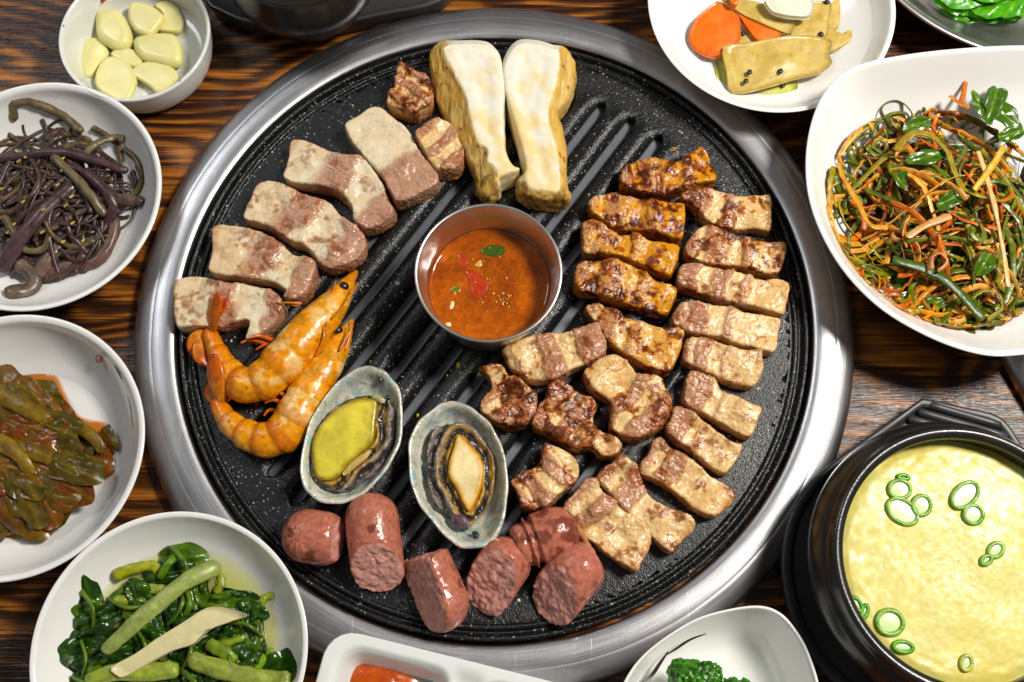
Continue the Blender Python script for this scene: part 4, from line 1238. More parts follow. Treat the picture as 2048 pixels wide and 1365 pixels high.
# --- garlic bowl
gb, gc, gr = round_dish('garlic_bowl', 'small grey white speckled bowl holding raw garlic', 268, 68, 151, 27, M['speckled'], [(0, 1.4), (0.66, 1.4), (0.68, 0), (0.74, 0), (0.82, 2), (0.90, 7), (0.96, 16), (0.995, 24.5), (1.0, 26.2), (0.985, 27.1), (0.955, 26.6), (0.935, 24.5), (0.905, 15), (0.87, 8), (0.80, 4.6), (0.6, 4.0), (0, 4.0)], 'bowl')
for q, pts in enumerate((((168, 5, 0), (176, -4, 0), (186, -16, 0)), ((188, -12, 0), (193, 0, 0), (202, 0, 0)), ((202, -12, 0), (206, 1, 0), (212, -10, 0)))):
    curve_mark(gb, gc, pts, 17.0, 1.5, (0.40, 0.035, 0.025), 'red_petal')
zg = Z(0, 0, 4.55)
def garlic(label, pts, z, th, seed, round_=0.6, cut=False):
    poly = catmull(PP(zg(pts), z + th * 0.7)[:, :2], 4, True)
    c = poly.mean(0)
    poly = poly - c
    def fn(X, Y, ZZ):
        d2 = polysdf(poly, X[:, :, 0], Y[:, :, 0])[:, :, None]
        r = th * round_ * 0.5
        zc = np.abs(ZZ - th / 2) - th / 2
        if cut:
            zc = np.where(ZZ > th / 2, zc + 0, zc)
        qx, qy = d2 + r, zc + r
        sd = np.minimum(np.maximum(qx, qy), 0) + np.hypot(np.maximum(qx, 0), np.maximum(qy, 0)) - r
        return sd + 0.6 * (vn(X * 0.12, Y * 0.12, ZZ * 0.12, seed) - 0.5)
    V, Q = nets(fn, (poly[:, 0].min() - 2, poly[:, 1].min() - 2, -1), (poly[:, 0].max() + 2, poly[:, 1].max() + 2, th + 2), 0.6)
    V = relax(V, Q, 3, 0.5)
    x, y, zz = V.T
    n1 = fbm(x * 0.1, y * 0.1, zz * 0.1, 2, seed)[:, None]
    edge = sst(-2.2, 0.0, polysdf(poly, x, y))[:, None]
    col = np.array([0.74, 0.71, 0.42]) * (1 - n1) + np.array([0.76, 0.70, 0.36]) * n1
    col = col * (1 - 0.25 * edge) + np.array([0.66, 0.54, 0.16]) * 0.25 * edge
    o = mk('garlic_clove', V, Q, M['garlic'], None, col, (c[0], c[1], z))
    return tag(o, label, 'garlic', 'raw garlic in the small bowl')
garlic('whole plump garlic clove with a glossy highlight', [(870, 100), (990, 80), (1080, 100), (1150, 180), (1195, 300), (1180, 400), (1080, 450), (970, 410), (880, 320), (865, 200)], 4.2, 9.5, 71, 1.0)
garlic('rounded garlic slice lying under another slice at the bowl wall', [(1400, 50), (1520, 10), (1620, 70), (1670, 190), (1640, 290), (1540, 295), (1430, 270), (1480, 180), (1470, 120)], 4.2, 4.5, 73, 0.6)
garlic('smooth garlic half with pointed corner resting on the rounded slice', [(1200, 30), (1380, 60), (1480, 130), (1490, 180), (1390, 310), (1320, 325), (1220, 270), (1170, 160)], 7.0, 6, 72, 0.7)
garlic('large domed garlic half with its flat side down, by the shaded wall', [(1230, 340), (1400, 300), (1580, 310), (1640, 400), (1650, 560), (1550, 600), (1400, 570), (1290, 540), (1215, 440)], 4.2, 8.5, 74, 1.0)
garlic('flat cut garlic slice lying nearest the fern plate side wall', [(710, 400), (880, 345), (950, 400), (990, 500), (900, 600), (820, 700), (760, 690), (700, 600), (695, 500)], 4.2, 4, 75, 0.3, True)
garlic('small garlic slice mostly covered by its neighbours', [(1060, 460), (1210, 455), (1300, 560), (1230, 620), (1020, 520)], 4.5, 5, 76, 0.4)
garlic('broad pale garlic slice overlapping the small covered slice', [(1000, 520), (1120, 540), (1200, 620), (1240, 740), (1180, 900), (1100, 930), (1000, 890), (880, 790), (870, 680), (920, 570)], 6.5, 4.5, 77, 0.5)
garlic('pointed wedge-shaped garlic slice propped on the bowl floor', [(1310, 570), (1500, 590), (1600, 650), (1620, 740), (1450, 850), (1350, 780), (1190, 680), (1190, 650)], 5.5, 4.5, 78, 0.4)

# --- plates of the left side
fb, fc_, fr = round_dish('fern_plate', 'white round plate of dark seasoned fern stems', 72, 386, 250, 27, M['china'], None, 'plate')
kb, kc, kr = round_dish('mustard_kimchi_plate', 'white round plate with faint brush strokes holding brown pickled greens', 15, 888, 273, 29, M['china'], None, 'plate')
curve_mark(kb, kc, ((218, 712, 0), (232, 735, 0), (244, 760, 0)), 22.0, 0.5, (0.10, 0.07, 0.06))
curve_mark(kb, kc, ((193, 712, 0), (199, 719, 0), (205, 722, 0)), 20.0, 1.8, (0.42, 0.13, 0.10))
curve_mark(kb, kc, ((255, 790, 0), (262, 820, 0), (266, 860, 0)), 22.0, 0.35, (0.35, 0.30, 0.28))
nb, nc_, nr = round_dish('spinach_plate', 'white round plate of green boiled greens in pale broth', 338, 1301, 278, 33.5, M['china'], [(0, 1.4), (0.33, 1.4), (0.34, 0), (0.38, 0), (0.44, 3), (0.50, 6), (0.565, 9.3), (0.67, 13.5), (0.83, 20.5), (0.95, 29), (0.995, 32.8), (0.99, 33.6), (0.962, 33.2), (0.945, 31.5), (0.90, 27), (0.80, 20), (0.64, 14), (0.50, 11), (0.30, 10), (0, 10)], 'plate')
tp, tc_, tr = round_dish('fishcake_plate', 'white round plate of stir-fried fishcake and carrot', 1543, 4, 248, 33.5, M['china'], [(0, 1.4), (0.33, 1.4), (0.34, 0), (0.38, 0), (0.44, 3), (0.50, 6), (0.565, 9.3), (0.67, 13.5), (0.83, 20.5), (0.95, 29), (0.995, 32.8), (0.99, 33.6), (0.962, 33.2), (0.945, 31.5), (0.90, 26), (0.80, 18), (0.66, 12.5), (0.52, 10.4), (0.30, 10), (0, 10)], 'plate')

def local(c, pts, dz=0.0):
    """(px, py, z mm) list to points relative to c"""
    return np.array([P(a, b, z) - np.array([c[0], c[1], 0]) for a, b, z in pts])

def strand(root, name, pts, r, mat, col, n=7, flat=1.0, twist=0.0, var=0.25, taper=True, seed=0):
    tp_ = settle(catmull(pts, 4), root, r * flat * 0.85)
    t = np.linspace(0, 1, len(tp_))
    rr = r * (1 - 0.35 * t if taper else 1) * (0.9 + 0.25 * vn(t * 5, seed, 0, seed))
    V, Q = tube(tp_, rr, n, flat, twist)
    V = V + (np.stack([vn(V[:, 0] * 0.6, V[:, 1] * 0.6, V[:, 2] * 0.6, seed + 3 * k_) for k_ in range(3)], 1) - 0.5) * min(0.55 * r, 1.3)
    vv = vn(V[:, 0] * 0.35, V[:, 1] * 0.35, V[:, 2] * 0.35, seed)[:, None]
    c = np.array(col)
    cl = c * (1 - var + 2 * var * vv) if c.ndim == 1 else c[0] * (1 - vv) + c[1] * vv
    cl = cl * (0.82 + 0.36 * np.tile(np.random.RandomState(seed + 1).rand(n), len(V) // n))[:, None]
    return mk(name, V, Q, mat, root, cl)

# ferns
CLAMP[0] = 'fern_plate'
fern = empty('seasoned_fern', (fc_[0], fc_[1], 4.0))
tag(fern, 'tangled heap of purple brown fern stems on a white plate', 'vegetable')
FR = random.Random(11)
FC = [(0.055, 0.034, 0.026), (0.075, 0.050, 0.030), (0.050, 0.028, 0.030), (0.10, 0.070, 0.036), (0.062, 0.036, 0.030), (0.048, 0.027, 0.029), (0.048, 0.026, 0.028)]
hc = np.array([P(95, 395, 10)[0] - fc_[0], P(95, 395, 10)[1] - fc_[1]])
def mound(p, R, H):
    return H * max(0.0, 1 - ((p[0] - hc[0]) ** 2 + (p[1] - hc[1]) ** 2) / R ** 2)
for q in range(150):
    a = FR.gauss(0.75, 0.65) if q % 3 else FR.uniform(0, 6.28)
    L = FR.uniform(22, 52)
    rad = 34 * math.sqrt(FR.random())
    b = FR.uniform(0, 6.28)
    x0, y0 = hc[0] + rad * math.cos(b), hc[1] + rad * math.sin(b) * 0.95
    cur = FR.gauss(0, 0.035)
    if q % 9 == 0:
        cur *= 3
    lay_ = 0.15 + 0.85 * (q / 150)
    pts = []
    x, y, an = x0 - L / 2 * math.cos(a), y0 - L / 2 * math.sin(a), a - cur * L / 2
    for k in range(7):
        dd = math.hypot(x - hc[0], y - hc[1])
        if dd > 44:
            x, y = hc[0] + (x - hc[0]) * 44 / dd, hc[1] + (y - hc[1]) * 44 / dd
        pts.append((x, y, 1.5 + mound((x, y), 46, 13) * lay_ + FR.uniform(-0.6, 0.9)))
        x += L / 6 * math.cos(an)
        y += L / 6 * math.sin(an)
        an += cur * L / 6 + FR.gauss(0, 0.12)
    strand(fern, 'stem', pts, FR.uniform(0.8, 2.0), M['stem'], FR.choice(FC), 8, FR.uniform(0.5, 0.9), seed=q, var=0.45)
for q, (pts, r, c) in enumerate((
    ([(40, 250, 8), (48, 228, 10), (85, 222, 11), (130, 235, 12), (160, 262, 12)], 2.3, (0.12, 0.09, 0.05)),
    ([(0, 318, 14), (60, 310, 16), (130, 305, 17), (190, 322, 15), (252, 342, 11)], 2.2, (0.055, 0.030, 0.034)),
    ([(145, 370, 14), (90, 420, 16), (40, 480, 15), (5, 535, 11)], 4.2, (0.062, 0.034, 0.038)),
    ([(108, 315, 17), (150, 355, 18), (180, 390, 17), (206, 428, 13)], 2.4, (0.13, 0.10, 0.06)),
    ([(170, 345, 15), (205, 375, 16), (226, 410, 14), (212, 450, 8)], 2.8, (0.058, 0.032, 0.036)),
    ([(130, 395, 12), (190, 400, 12), (240, 398, 10), (283, 405, 8)], 3.0, (0.11, 0.075, 0.06)),
    ([(228, 440, 8), (222, 480, 7), (190, 525, 6), (150, 528, 6), (90, 548, 7)], 3.4, (0.13, 0.075, 0.06)),
    ([(120, 490, 9), (95, 520, 9), (65, 560, 8)], 4.2, (0.12, 0.075, 0.06)),
    ([(5, 425, 14), (25, 460, 15), (50, 500, 13), (90, 495, 12), (100, 455, 14)], 2.0, (0.12, 0.09, 0.05)),
    ([(250, 300, 9), (280, 330, 8), (285, 370, 7), (262, 392, 7)], 1.8, (0.10, 0.075, 0.04)),
    ([(170, 310, 15), (190, 290, 15), (230, 275, 12), (250, 285, 9)], 2.0, (0.14, 0.11, 0.06)),
    ([(120, 480, 8), (138, 490, 8), (146, 510, 7), (140, 530, 7)], 1.4, (0.12, 0.08, 0.06)),
    ([(30, 595, 6), (55, 585, 8), (70, 560, 9), (40, 530, 10)], 3.8, (0.11, 0.08, 0.06)))):
    strand(fern, 'stem', local((fc_[0], fc_[1], 0), pts) - np.array([0, 0, 4.0]), r, M['stem'], c, 9, 0.75, seed=200 + q, var=0.5, taper=False)
for q in range(26):
    a_, r_ = FR.uniform(0, 6.28), 34 * math.sqrt(FR.random())
    p = np.array([hc[0] + r_ * math.cos(a_), hc[1] + r_ * math.sin(a_), 0])
    p[2] = 2.5 + mound(p, 46, 13.5)
    strand(fern, 'sesame_seed', [p, p + np.array([0.7, 0.5, 0]), p + np.array([1.4, 1.0, 0])], 0.75, M['stem'], (0.45, 0.32, 0.12), 6, 0.6, seed=q, var=0.2)

# crumpled leaves
def leaf(root, name, px, py, z, lx, ly, ang, mat, col, seed, amp=3.0, fold=0.0, vein=None, n=34, rings=10, org=None, fr=0.16, off=(0, 0, 0)):
    a = np.linspace(0, 2 * math.pi, n, endpoint=False)
    ro = 1 + 0.30 * (vn(np.cos(a) * 1.6 + 9, np.sin(a) * 1.6, 0, seed) - 0.5) * 2
    o = np.c_[lx * ro * np.cos(a), ly * ro * np.sin(a)]
    V, Q, rel = polar(o, rings, (0, 0))
    x, y = V[:, 0], V[:, 1]
    V[:, 2] = amp * 2.6 * (fbm(x * fr * 0.45, y * fr * 1.5, seed, 3, seed) - 0.5) + fold * np.abs(y) - 0.6 * amp * rel ** 2
    V[:, 2] += 0.10 * amp * np.sin(x * 0.9 + 4 * vn(x * 0.2, y * 0.2, 0, seed))
    vv = fbm(x * 0.25, y * 0.25, 0, 3, seed + 2)[:, None]
    c = np.array(col)
    cl = c[0] * (1 - vv) + c[1] * vv
    if vein is not None:
        m = (sst(0.9, 0.25, np.abs(y)) + 0.5 * sst(0.35, 0.1, np.abs((np.abs(y) * 0.9 + x) % 5 - 2.5)))[:, None]
        cl = cl * (1 - 0.6 * np.clip(m, 0, 1)) + np.array(vein) * 0.6 * np.clip(m, 0, 1)
    ca, sa = math.cos(ang), math.sin(ang)
    V = np.c_[V[:, 0] * ca - V[:, 1] * sa, V[:, 0] * sa + V[:, 1] * ca, V[:, 2]]
    p = P(px, py, z)
    V = V + np.array([p[0] - org[0] + off[0], p[1] - org[1] + off[1], z - org[2] + off[2]])
    return mk(name, settle(V, root), Q, mat, root, cl)

def puddle(name, label, pts, z, mat, cat, th=0.5, fade=0.35, org=None):
    poly = catmull(PP(pts, z)[:, :2], 5, True)
    c = poly.mean(0)
    V, Q, rel = polar(poly - c, 12, (0, 0))
    V[:, 2] = th * np.sqrt(np.clip(1 - rel ** 2, 0, 1))
    col = np.tile((sst(1.0, 1 - fade, rel))[:, None], (1, 3)) * (0.7 + 0.3 * fbm(V[:, 0] * 0.1, V[:, 1] * 0.1, 0, 2, 3))[:, None]
    o = mk(name, V, Q, mat, None, col, (c[0], c[1], z))
    return tag(o, label, cat)

# pickled mustard greens
CLAMP[0] = 'mustard_kimchi_plate'
puddle('pickle_juice', 'thin orange juice pooled around the brown pickled greens', [(0, 738), (60, 735), (110, 745), (135, 790), (160, 830), (215, 845), (240, 870), (240, 910), (200, 960), (150, 1010), (80, 1075), (40, 1085), (-60, 1080), (-200, 1000), (-200, 800)], 4.2, m_liquid('orange_juice', (1.0, 0.50, 0.12), (0.55, 0.17, 0.012), 0.92), 'sauce', fade=0.12)
km = empty('pickled_greens', (kc[0], kc[1], 4.0))
tag(km, 'heap of olive brown pickled mustard leaves and stalks', 'vegetable')
KR = random.Random(5)
ko = (kc[0], kc[1], 4.0)
KL = [[(0.035, 0.018, 0.002), (0.17, 0.088, 0.007)], [(0.06, 0.030, 0.003), (0.22, 0.11, 0.009)], [(0.03, 0.022, 0.003), (0.12, 0.085, 0.008)], [(0.08, 0.022, 0.003), (0.20, 0.068, 0.006)]]
KPOLY = [(-80, 755), (80, 752), (100, 790), (150, 852), (236, 870), (238, 915), (180, 975), (60, 1068), (-80, 1060)]
for q in range(52):
    u, v_ = KR.random(), KR.random()
    px, py = -40 + 255 * u, 790 + 230 * v_
    for _ in range(60):
        if polysdf(KPOLY, np.array([px]), np.array([py]))[0] < -32:
            break
        px, py = KR.uniform(-60, 240), KR.uniform(750, 1070)
    leaf(km, 'leaf', px, py, 7 + KR.uniform(0, 11), KR.uniform(14, 21), KR.uniform(8.5, 12), KR.gauss(-0.6, 0.4), M['leaf'], KR.choice(KL), 300 + q, 2.4, 0.0, (0.17, 0.12, 0.02), org=ko, fr=0.22)
for q, (pts, r, c) in enumerate((
    ([(-20, 775, 12), (25, 778, 15), (60, 795, 15), (110, 815, 12)], 4.2, (0.19, 0.125, 0.014)),
    ([(-10, 785, 17), (30, 805, 19), (80, 832, 18), (120, 850, 14), (150, 855, 11)], 5.0, (0.17, 0.11, 0.012)),
    ([(-10, 878, 17), (30, 905, 20), (55, 935, 19), (62, 968, 12)], 4.4, (0.20, 0.125, 0.014)),
    ([(30, 895, 17), (75, 910, 18), (125, 930, 15)], 4.5, (0.15, 0.095, 0.010)),
    ([(-10, 1000, 14), (20, 1030, 13), (55, 1062, 9)], 6.5, (0.10, 0.045, 0.008)),
    ([(212, 856, 10), (226, 880, 10), (236, 900, 8)], 2.6, (0.07, 0.045, 0.008)),
    ([(150, 850, 14), (185, 875, 13), (205, 900, 11)], 4.0, (0.15, 0.10, 0.012)),
    ([(-5, 1050, 9), (10, 1055, 9), (25, 1060, 7)], 4.5, (0.22, 0.12, 0.015)))):
    strand(km, 'stalk', local(ko, pts) - np.array([0, 0, 4.0]), r * 0.9, M['stem'], c, 12, 0.4, seed=q, var=0.45)

# boiled greens in pale broth
CLAMP[0] = 'spinach_plate'
V, Q, rel = polar(circle((0, 0), nr * 0.775, 96), 10, (0, 0))
o = mk('green_broth', V, Q, m_liquid('pale_green_broth', (0.90, 0.92, 0.50), (0.60, 0.60, 0.17), 0.45, 0.04), None, np.tile(sst(1.0, 0.8, rel)[:, None], (1, 3)), (nc_[0], nc_[1], 18.2))
tag(o, 'shallow pale yellow green broth around the boiled greens', 'broth')
sp = empty('boiled_greens', (nc_[0], nc_[1], 10.0))
tag(sp, 'heap of glossy dark boiled greens with pale crossing stalks', 'vegetable')
so = (nc_[0], nc_[1], 10.0)
SR = random.Random(9)
SL = [[(0.004, 0.016, 0.003), (0.026, 0.070, 0.008)], [(0.008, 0.028, 0.004), (0.045, 0.11, 0.010)], [(0.020, 0.05, 0.004), (0.11, 0.19, 0.016)]]
spots = [(185, 1218), (198, 1245), (188, 1268), (172, 1320), (182, 1340), (200, 1310), (250, 1215), (270, 1230), (300, 1250), (290, 1290), (330, 1275), (340, 1150), (370, 1125), (390, 1180), (410, 1210), (440, 1215), (470, 1200), (500, 1215), (495, 1250), (470, 1270), (420, 1290), (380, 1310), (350, 1340), (420, 1340), (460, 1330), (300, 1350), (240, 1355), (390, 1365), (560, 1340), (320, 1210), (360, 1220), (230, 1290), (440, 1380), (180, 1370), (500, 1300), (270, 1180)]
for q, (px, py) in enumerate(spots):
    leaf(sp, 'leaf', px + SR.uniform(-8, 8), py + SR.uniform(-8, 8), 17 + SR.uniform(0, 6), SR.uniform(8, 13), SR.uniform(5, 7.5), SR.gauss(0.5, 0.9), M['leaf'], SL[0] if q % 3 else SR.choice(SL), 400 + q, 3.6, 0.25, (0.05, 0.11, 0.02), org=so, fr=0.28)
    if q % 2:
        leaf(sp, 'leaf', px + SR.uniform(-14, 14), py + SR.uniform(-14, 14), 19 + SR.uniform(0, 5), SR.uniform(6, 10), SR.uniform(4, 6), SR.uniform(0, 3), M['leaf'], SR.choice(SL), 500 + q, 3.6, 0.4, (0.06, 0.12, 0.02), org=so, fr=0.34)
    if q % 3 == 0:
        a_ = SR.uniform(0, 3.1)
        strand(sp, 'stem', local(so, [(px - 40 * math.cos(a_), py - 40 * math.sin(a_), 23), (px, py, 26 + SR.uniform(0, 2)), (px + 40 * math.cos(a_ + 0.5), py + 40 * math.sin(a_ + 0.5), 22)]) - np.array([0, 0, 10.0]), SR.uniform(0.7, 1.3), M['stem'], (0.09, 0.15, 0.02), 8, 0.8, seed=900 + q, var=0.4)
GS = (0.26, 0.36, 0.055)
for q, (pts, r, c, fl) in enumerate((
    ([(213, 1300, 18), (265, 1252, 20), (320, 1205, 20), (380, 1158, 18), (432, 1135, 14)], 4.3, (0.36, 0.42, 0.16), 0.8),
    ([(235, 1150, 9), (265, 1138, 10), (300, 1132, 9), (318, 1140, 8)], 4.2, (0.30, 0.32, 0.06), 0.7),
    ([(320, 1155, 12), (335, 1130, 14), (350, 1115, 12)], 2.6, (0.10, 0.18, 0.02), 0.8),
    ([(385, 1320, 14), (430, 1335, 14), (490, 1352, 13), (575, 1362, 10)], 5.0, (0.26, 0.31, 0.09), 0.7),
    ([(180, 1362, 14), (230, 1345, 16), (290, 1345, 15), (350, 1340, 14)], 4.2, (0.28, 0.34, 0.09), 0.7),
    ([(420, 1290, 12), (450, 1305, 12), (465, 1320, 11)], 5.2, (0.18, 0.24, 0.05), 0.7),
    ([(440, 1290, 10), (470, 1283, 10), (490, 1275, 9)], 3.6, (0.22, 0.29, 0.06), 0.7),
    ([(375, 1185, 14), (380, 1210, 15), (370, 1230, 13)], 2.0, (0.12, 0.20, 0.02), 0.8),
    ([(520, 1215, 9), (530, 1195, 9), (545, 1190, 8)], 2.6, (0.22, 0.27, 0.02), 0.8),
    ([(440, 1150, 8), (442, 1170, 8), (430, 1185, 8)], 3.4, (0.24, 0.27, 0.06), 0.6),
    ([(225, 1210, 9), (240, 1200, 10), (255, 1205, 9)], 3.6, (0.24, 0.28, 0.06), 0.7),
    ([(290, 1175, 9), (310, 1178, 10), (325, 1180, 9)], 3.8, (0.26, 0.31, 0.09), 0.7),
    ([(540, 1300, 8), (520, 1330, 8), (500, 1360, 9)], 3.0, (0.16, 0.26, 0.03), 0.7))):
    strand(sp, 'stalk', local(so, [(a, b, z + 12) for a, b, z in pts]) - np.array([0, 0, 10.0]), r * (0.82 if q in (0, 3, 4) else 0.6), M['stem'], c, 14, fl, seed=q, var=0.22, taper=False)
def slip(root, name, outline, z, th, mat, col, seed, org=None, bend=0.0, lab=None, tilt=(0, 0)):
    """slice of food with real thickness from a pixel outline, standing on height z"""
    poly = catmull(PP(outline, z + th)[:, :2], 3, True)
    c = poly.mean(0) if org is None else np.array(org[:2])
    poly = poly - c
    V0, Q0, rel = polar(poly, 6)
    w_ = bend * 2 * (fbm(V0[:, 0] * 0.07, V0[:, 1] * 0.07, seed, 2, seed) - 0.5) + V0[:, 0] * tilt[0] + V0[:, 1] * tilt[1]
    up, dn = V0.copy(), V0.copy()
    up[:, 2] = th * (1 - 0.15 * rel ** 8) + w_ + 0.5 * (fbm(V0[:, 0] * 0.3, V0[:, 1] * 0.3, 0, 3, seed + 5) - 0.5)
    dn[:, 2] = w_
    m_ = len(poly)
    V = np.r_[up, dn]
    a = np.arange(m_) + 6 * m_
    b = np.roll(a, -1)
    Q = np.r_[Q0, Q0[:, ::-1] + len(V0), np.stack([a, a + len(V0), b + len(V0), b], 1)]
    nn = fbm(V[:, 0] * 0.2, V[:, 1] * 0.2, V[:, 2], 3, seed)[:, None]
    cl = np.array(col)
    cl = cl * (0.85 + 0.3 * nn) if cl.ndim == 1 else cl[0] * (1 - nn) + cl[1] * nn
    return mk(name, V, Q, mat, root, cl, None if root is not None else (c[0], c[1], z))
zn = Z(40, 1020, 3.303)
o = slip(None, 'garlic_stalk', zn([(1235, 645), (1380, 650), (1485, 695), (1380, 740), (1240, 790), (1150, 880), (1000, 930), (850, 1010), (690, 1100), (640, 1095), (600, 1040), (760, 950), (900, 850), (1080, 740)]), 29.0, 4.0, M['mushroom'], [(0.62, 0.55, 0.30), (0.70, 0.64, 0.40)], 3)
tag(o, 'long cream coloured root slice lying across the boiled greens', 'vegetable')
o = slip(None, 'radish_slice', zn([(1500, 805), (1620, 810), (1560, 920), (1470, 1020), (1400, 1015), (1410, 930)]), 18.5, 2.0, M['mushroom'], [(0.62, 0.60, 0.28), (0.68, 0.66, 0.36)], 4)
tag(o, 'pale flat radish slice half sunk in the green broth', 'vegetable')

# --- fishcake
CLAMP[0] = None
zf = Z(1260, 0, 2.599)
FCK = [(0.44, 0.30, 0.085), (0.64, 0.51, 0.24)]
M['fishcake'] = food('fried_fishcake', 0.30, 260, 0.45, 330, 0.05, mott=0.22, coat=0.3)
for lb, pts, z, th, c, sd, bd in (
    ('pale green cabbage leaf strip under the front fishcake slice', [(455, 290), (560, 300), (700, 380), (860, 400), (850, 500), (700, 490), (600, 460), (520, 445), (460, 435)], 4.6, 2.0, [(0.48, 0.50, 0.12), (0.60, 0.60, 0.26)], 5, 0.8),
    ('fishcake strip curling out to a thin tip on the white plate', [(1020, 150), (1110, 175), (1140, 155), (1215, 165), (1170, 200), (1060, 265), (1020, 250)], 7.0, 2.0, FCK, 6, 1.2),
    ('upright fishcake piece behind the front slice', [(860, 60), (880, 10), (960, 5), (1045, 15), (1035, 110), (1020, 200), (930, 195), (840, 190)], 9.0, 2.6, FCK, 7, 1.0),
    ('narrow fishcake piece at the back edge of the pile', [(1040, 20), (1090, 0), (1085, 140), (1030, 140)], 7.0, 2.4, FCK, 8, 0.6),
    ('wide fishcake sheet under the onion slice', [(470, -20), (560, -10), (700, 20), (850, 85), (840, 170), (760, 150), (660, 110), (570, 60)], 11.0, 2.6, FCK, 9, 1.2),
    ('small fishcake scrap between the two carrot pieces', [(560, 200), (620, 130), (700, 200), (690, 240), (600, 250)], 6.0, 2.2, FCK, 10, 0.6),
    ('broad front fishcake slice with three black sesame seeds', [(485, 245), (600, 225), (750, 200), (900, 185), (1045, 205), (1040, 280), (1050, 330), (980, 380), (860, 405), (700, 450), (535, 475), (505, 360)], 11.0, 2.3, FCK, 11, 1.8)):
    o = slip(None, 'fishcake_slice' if 'cabbage' not in lb else 'cabbage_strip', zf(pts), z + 6.5, th, M['fishcake'], c, sd, bend=bd)
    tag(o, lb, 'fishcake' if 'cabbage' not in lb else 'vegetable')
CAR = [(0.66, 0.15, 0.008), (0.78, 0.22, 0.012)]
o = slip(None, 'carrot_slice', zf([(310, 170), (350, 90), (430, 20), (470, 8), (560, 60), (575, 130), (570, 220), (470, 285), (390, 280), (325, 230)]), 14.5, 3.2, M['fishcake'], CAR, 21)
tag(o, 'round orange carrot slice beside the fishcake', 'carrot')
o = slip(None, 'carrot_slice', zf([(560, 60), (640, 90), (780, 165), (770, 195), (680, 212), (640, 180), (590, 110)]), 15.5, 3.0, M['fishcake'], CAR, 22)
tag(o, 'wedge of carrot tucked under the fishcake sheet', 'carrot')
o = slip(None, 'carrot_slice', zf([(520, -30), (565, -20), (560, 20), (530, 15)]), 20.5, 3.0, M['fishcake'], CAR, 23)
tag(o, 'tip of carrot showing at the plate top edge', 'carrot')
o = slip(None, 'onion_slice', zf([(715, -20), (940, -20), (940, 75), (860, 82), (780, 70), (730, 45)]), 23.5, 4.0, M['garlic'], [(0.66, 0.68, 0.56), (0.72, 0.74, 0.64)], 24, bend=0.8)
tag(o, 'translucent white onion slice on top of the fishcake', 'onion')
for x, y, z, a in ((622, 375, 14.8, 1.0), (603, 422, 14.8, 0.9), (783, 370, 14.6, 1.1), (795, 443, 7.6, 1.0), (995, 180, 12.6, -1.2), (588, 175, 9.0, 0.2), (873, 92, 12.5, 0.1), (1025, 10, 12.5, 0.1)):
    p = P(*zf([(x, y)])[0], z + 6.5)
    d = np.array([math.cos(a), math.sin(a), 0]) * 1.5
    V, Q = tube(np.array([-d, -d * 0.5, d * 0, d * 0.5, d]), [0.7, 1.25, 1.4, 1.2, 0.3], 8, 0.6)
    o = mk('sesame_seed', V, Q, plain('black_sesame', (0.012, 0.014, 0.018), 0.3) if 'black_sesame' not in bpy.data.materials else bpy.data.materials['black_sesame'], None, None, p)
    where = {622: 'tiny black sesame seed on the broad front fishcake slice', 603: 'tiny black sesame seed on the broad front fishcake slice', 783: 'tiny black sesame seed on the broad front fishcake slice', 795: 'tiny black sesame seed on the pale cabbage strip', 995: 'tiny black sesame seed by the curling fishcake strip', 588: 'tiny black sesame seed right beside the round carrot slice', 873: 'tiny black sesame seed just below the onion slice', 1025: 'tiny black sesame seed at the narrow back fishcake piece'}
    tag(o, where[x], 'sesame seed', 'black sesame seeds')
# ------------------------------------------------------------------ salad bowl
ZS = 44.0
srim = [(1612, 300), (1640, 200), (1700, 138), (1800, 112), (1930, 97), (2060, 92), (2180, 105), (2262, 160), (2300, 260), (2310, 380), (2290, 520), (2230, 620), (2130, 690), (2030, 712), (1950, 708), (1850, 672), (1750, 610), (1670, 520), (1620, 410)]
rim = catmull(PP(srim, ZS)[:, :2], 6, True)
sbc = rim.mean(0)
sroot = empty('salad_bowl', (sbc[0], sbc[1], 0))
tag(sroot, 'large white rounded square bowl of green onion salad', 'bowl')
spr = [(0, 2.0), (0.26, 2.0), (0.28, 0.0), (0.33, 0.0), (0.36, 2.5), (0.60, 14), (0.80, 28), (0.94, 44), (0.985, 50), (1.0, 52), (0.99, 52.8), (0.97, 52.2), (0.93, 47), (0.80, 31), (0.62, 17.5), (0.42, 9), (0.25, 7), (0, 6.5)]
spr = [(a, b * 44.0 / 52.0) for a, b in spr]
V, Q = dish(rim - sbc, spr, (0, 0))
remember('salad_bowl', sbc, rim - sbc, spr)
CLAMP[0] = 'salad_bowl'
mk('bowl_wall', V, Q, M['china'], sroot)
sal = empty('onion_salad', (sbc[0], sbc[1], 8.0))
tag(sal, 'tangled shredded green onion salad coated in red chilli dressing', 'salad')
slo = (sbc[0], sbc[1], 8.0)
LR = random.Random(21)
hs = P(1890, 430, 25)[:2] - sbc
def sm(x, y):
    return 25.0 * max(0.0, 1 - ((x - hs[0]) ** 2 + ((y - hs[1]) * 0.92) ** 2) / 62.0 ** 2) + 1.0
GRN = [[(0.07, 0.10, 0.006), (0.18, 0.20, 0.016)], [(0.05, 0.075, 0.008), (0.12, 0.14, 0.018)], [(0.20, 0.17, 0.015), (0.36, 0.26, 0.03)]]
ORG = [[(0.46, 0.13, 0.010), (0.66, 0.33, 0.06)], [(0.38, 0.085, 0.006), (0.60, 0.20, 0.015)], [(0.70, 0.46, 0.20), (0.62, 0.26, 0.05)]]
DRK = [[(0.10, 0.04, 0.006), (0.20, 0.08, 0.01)]]
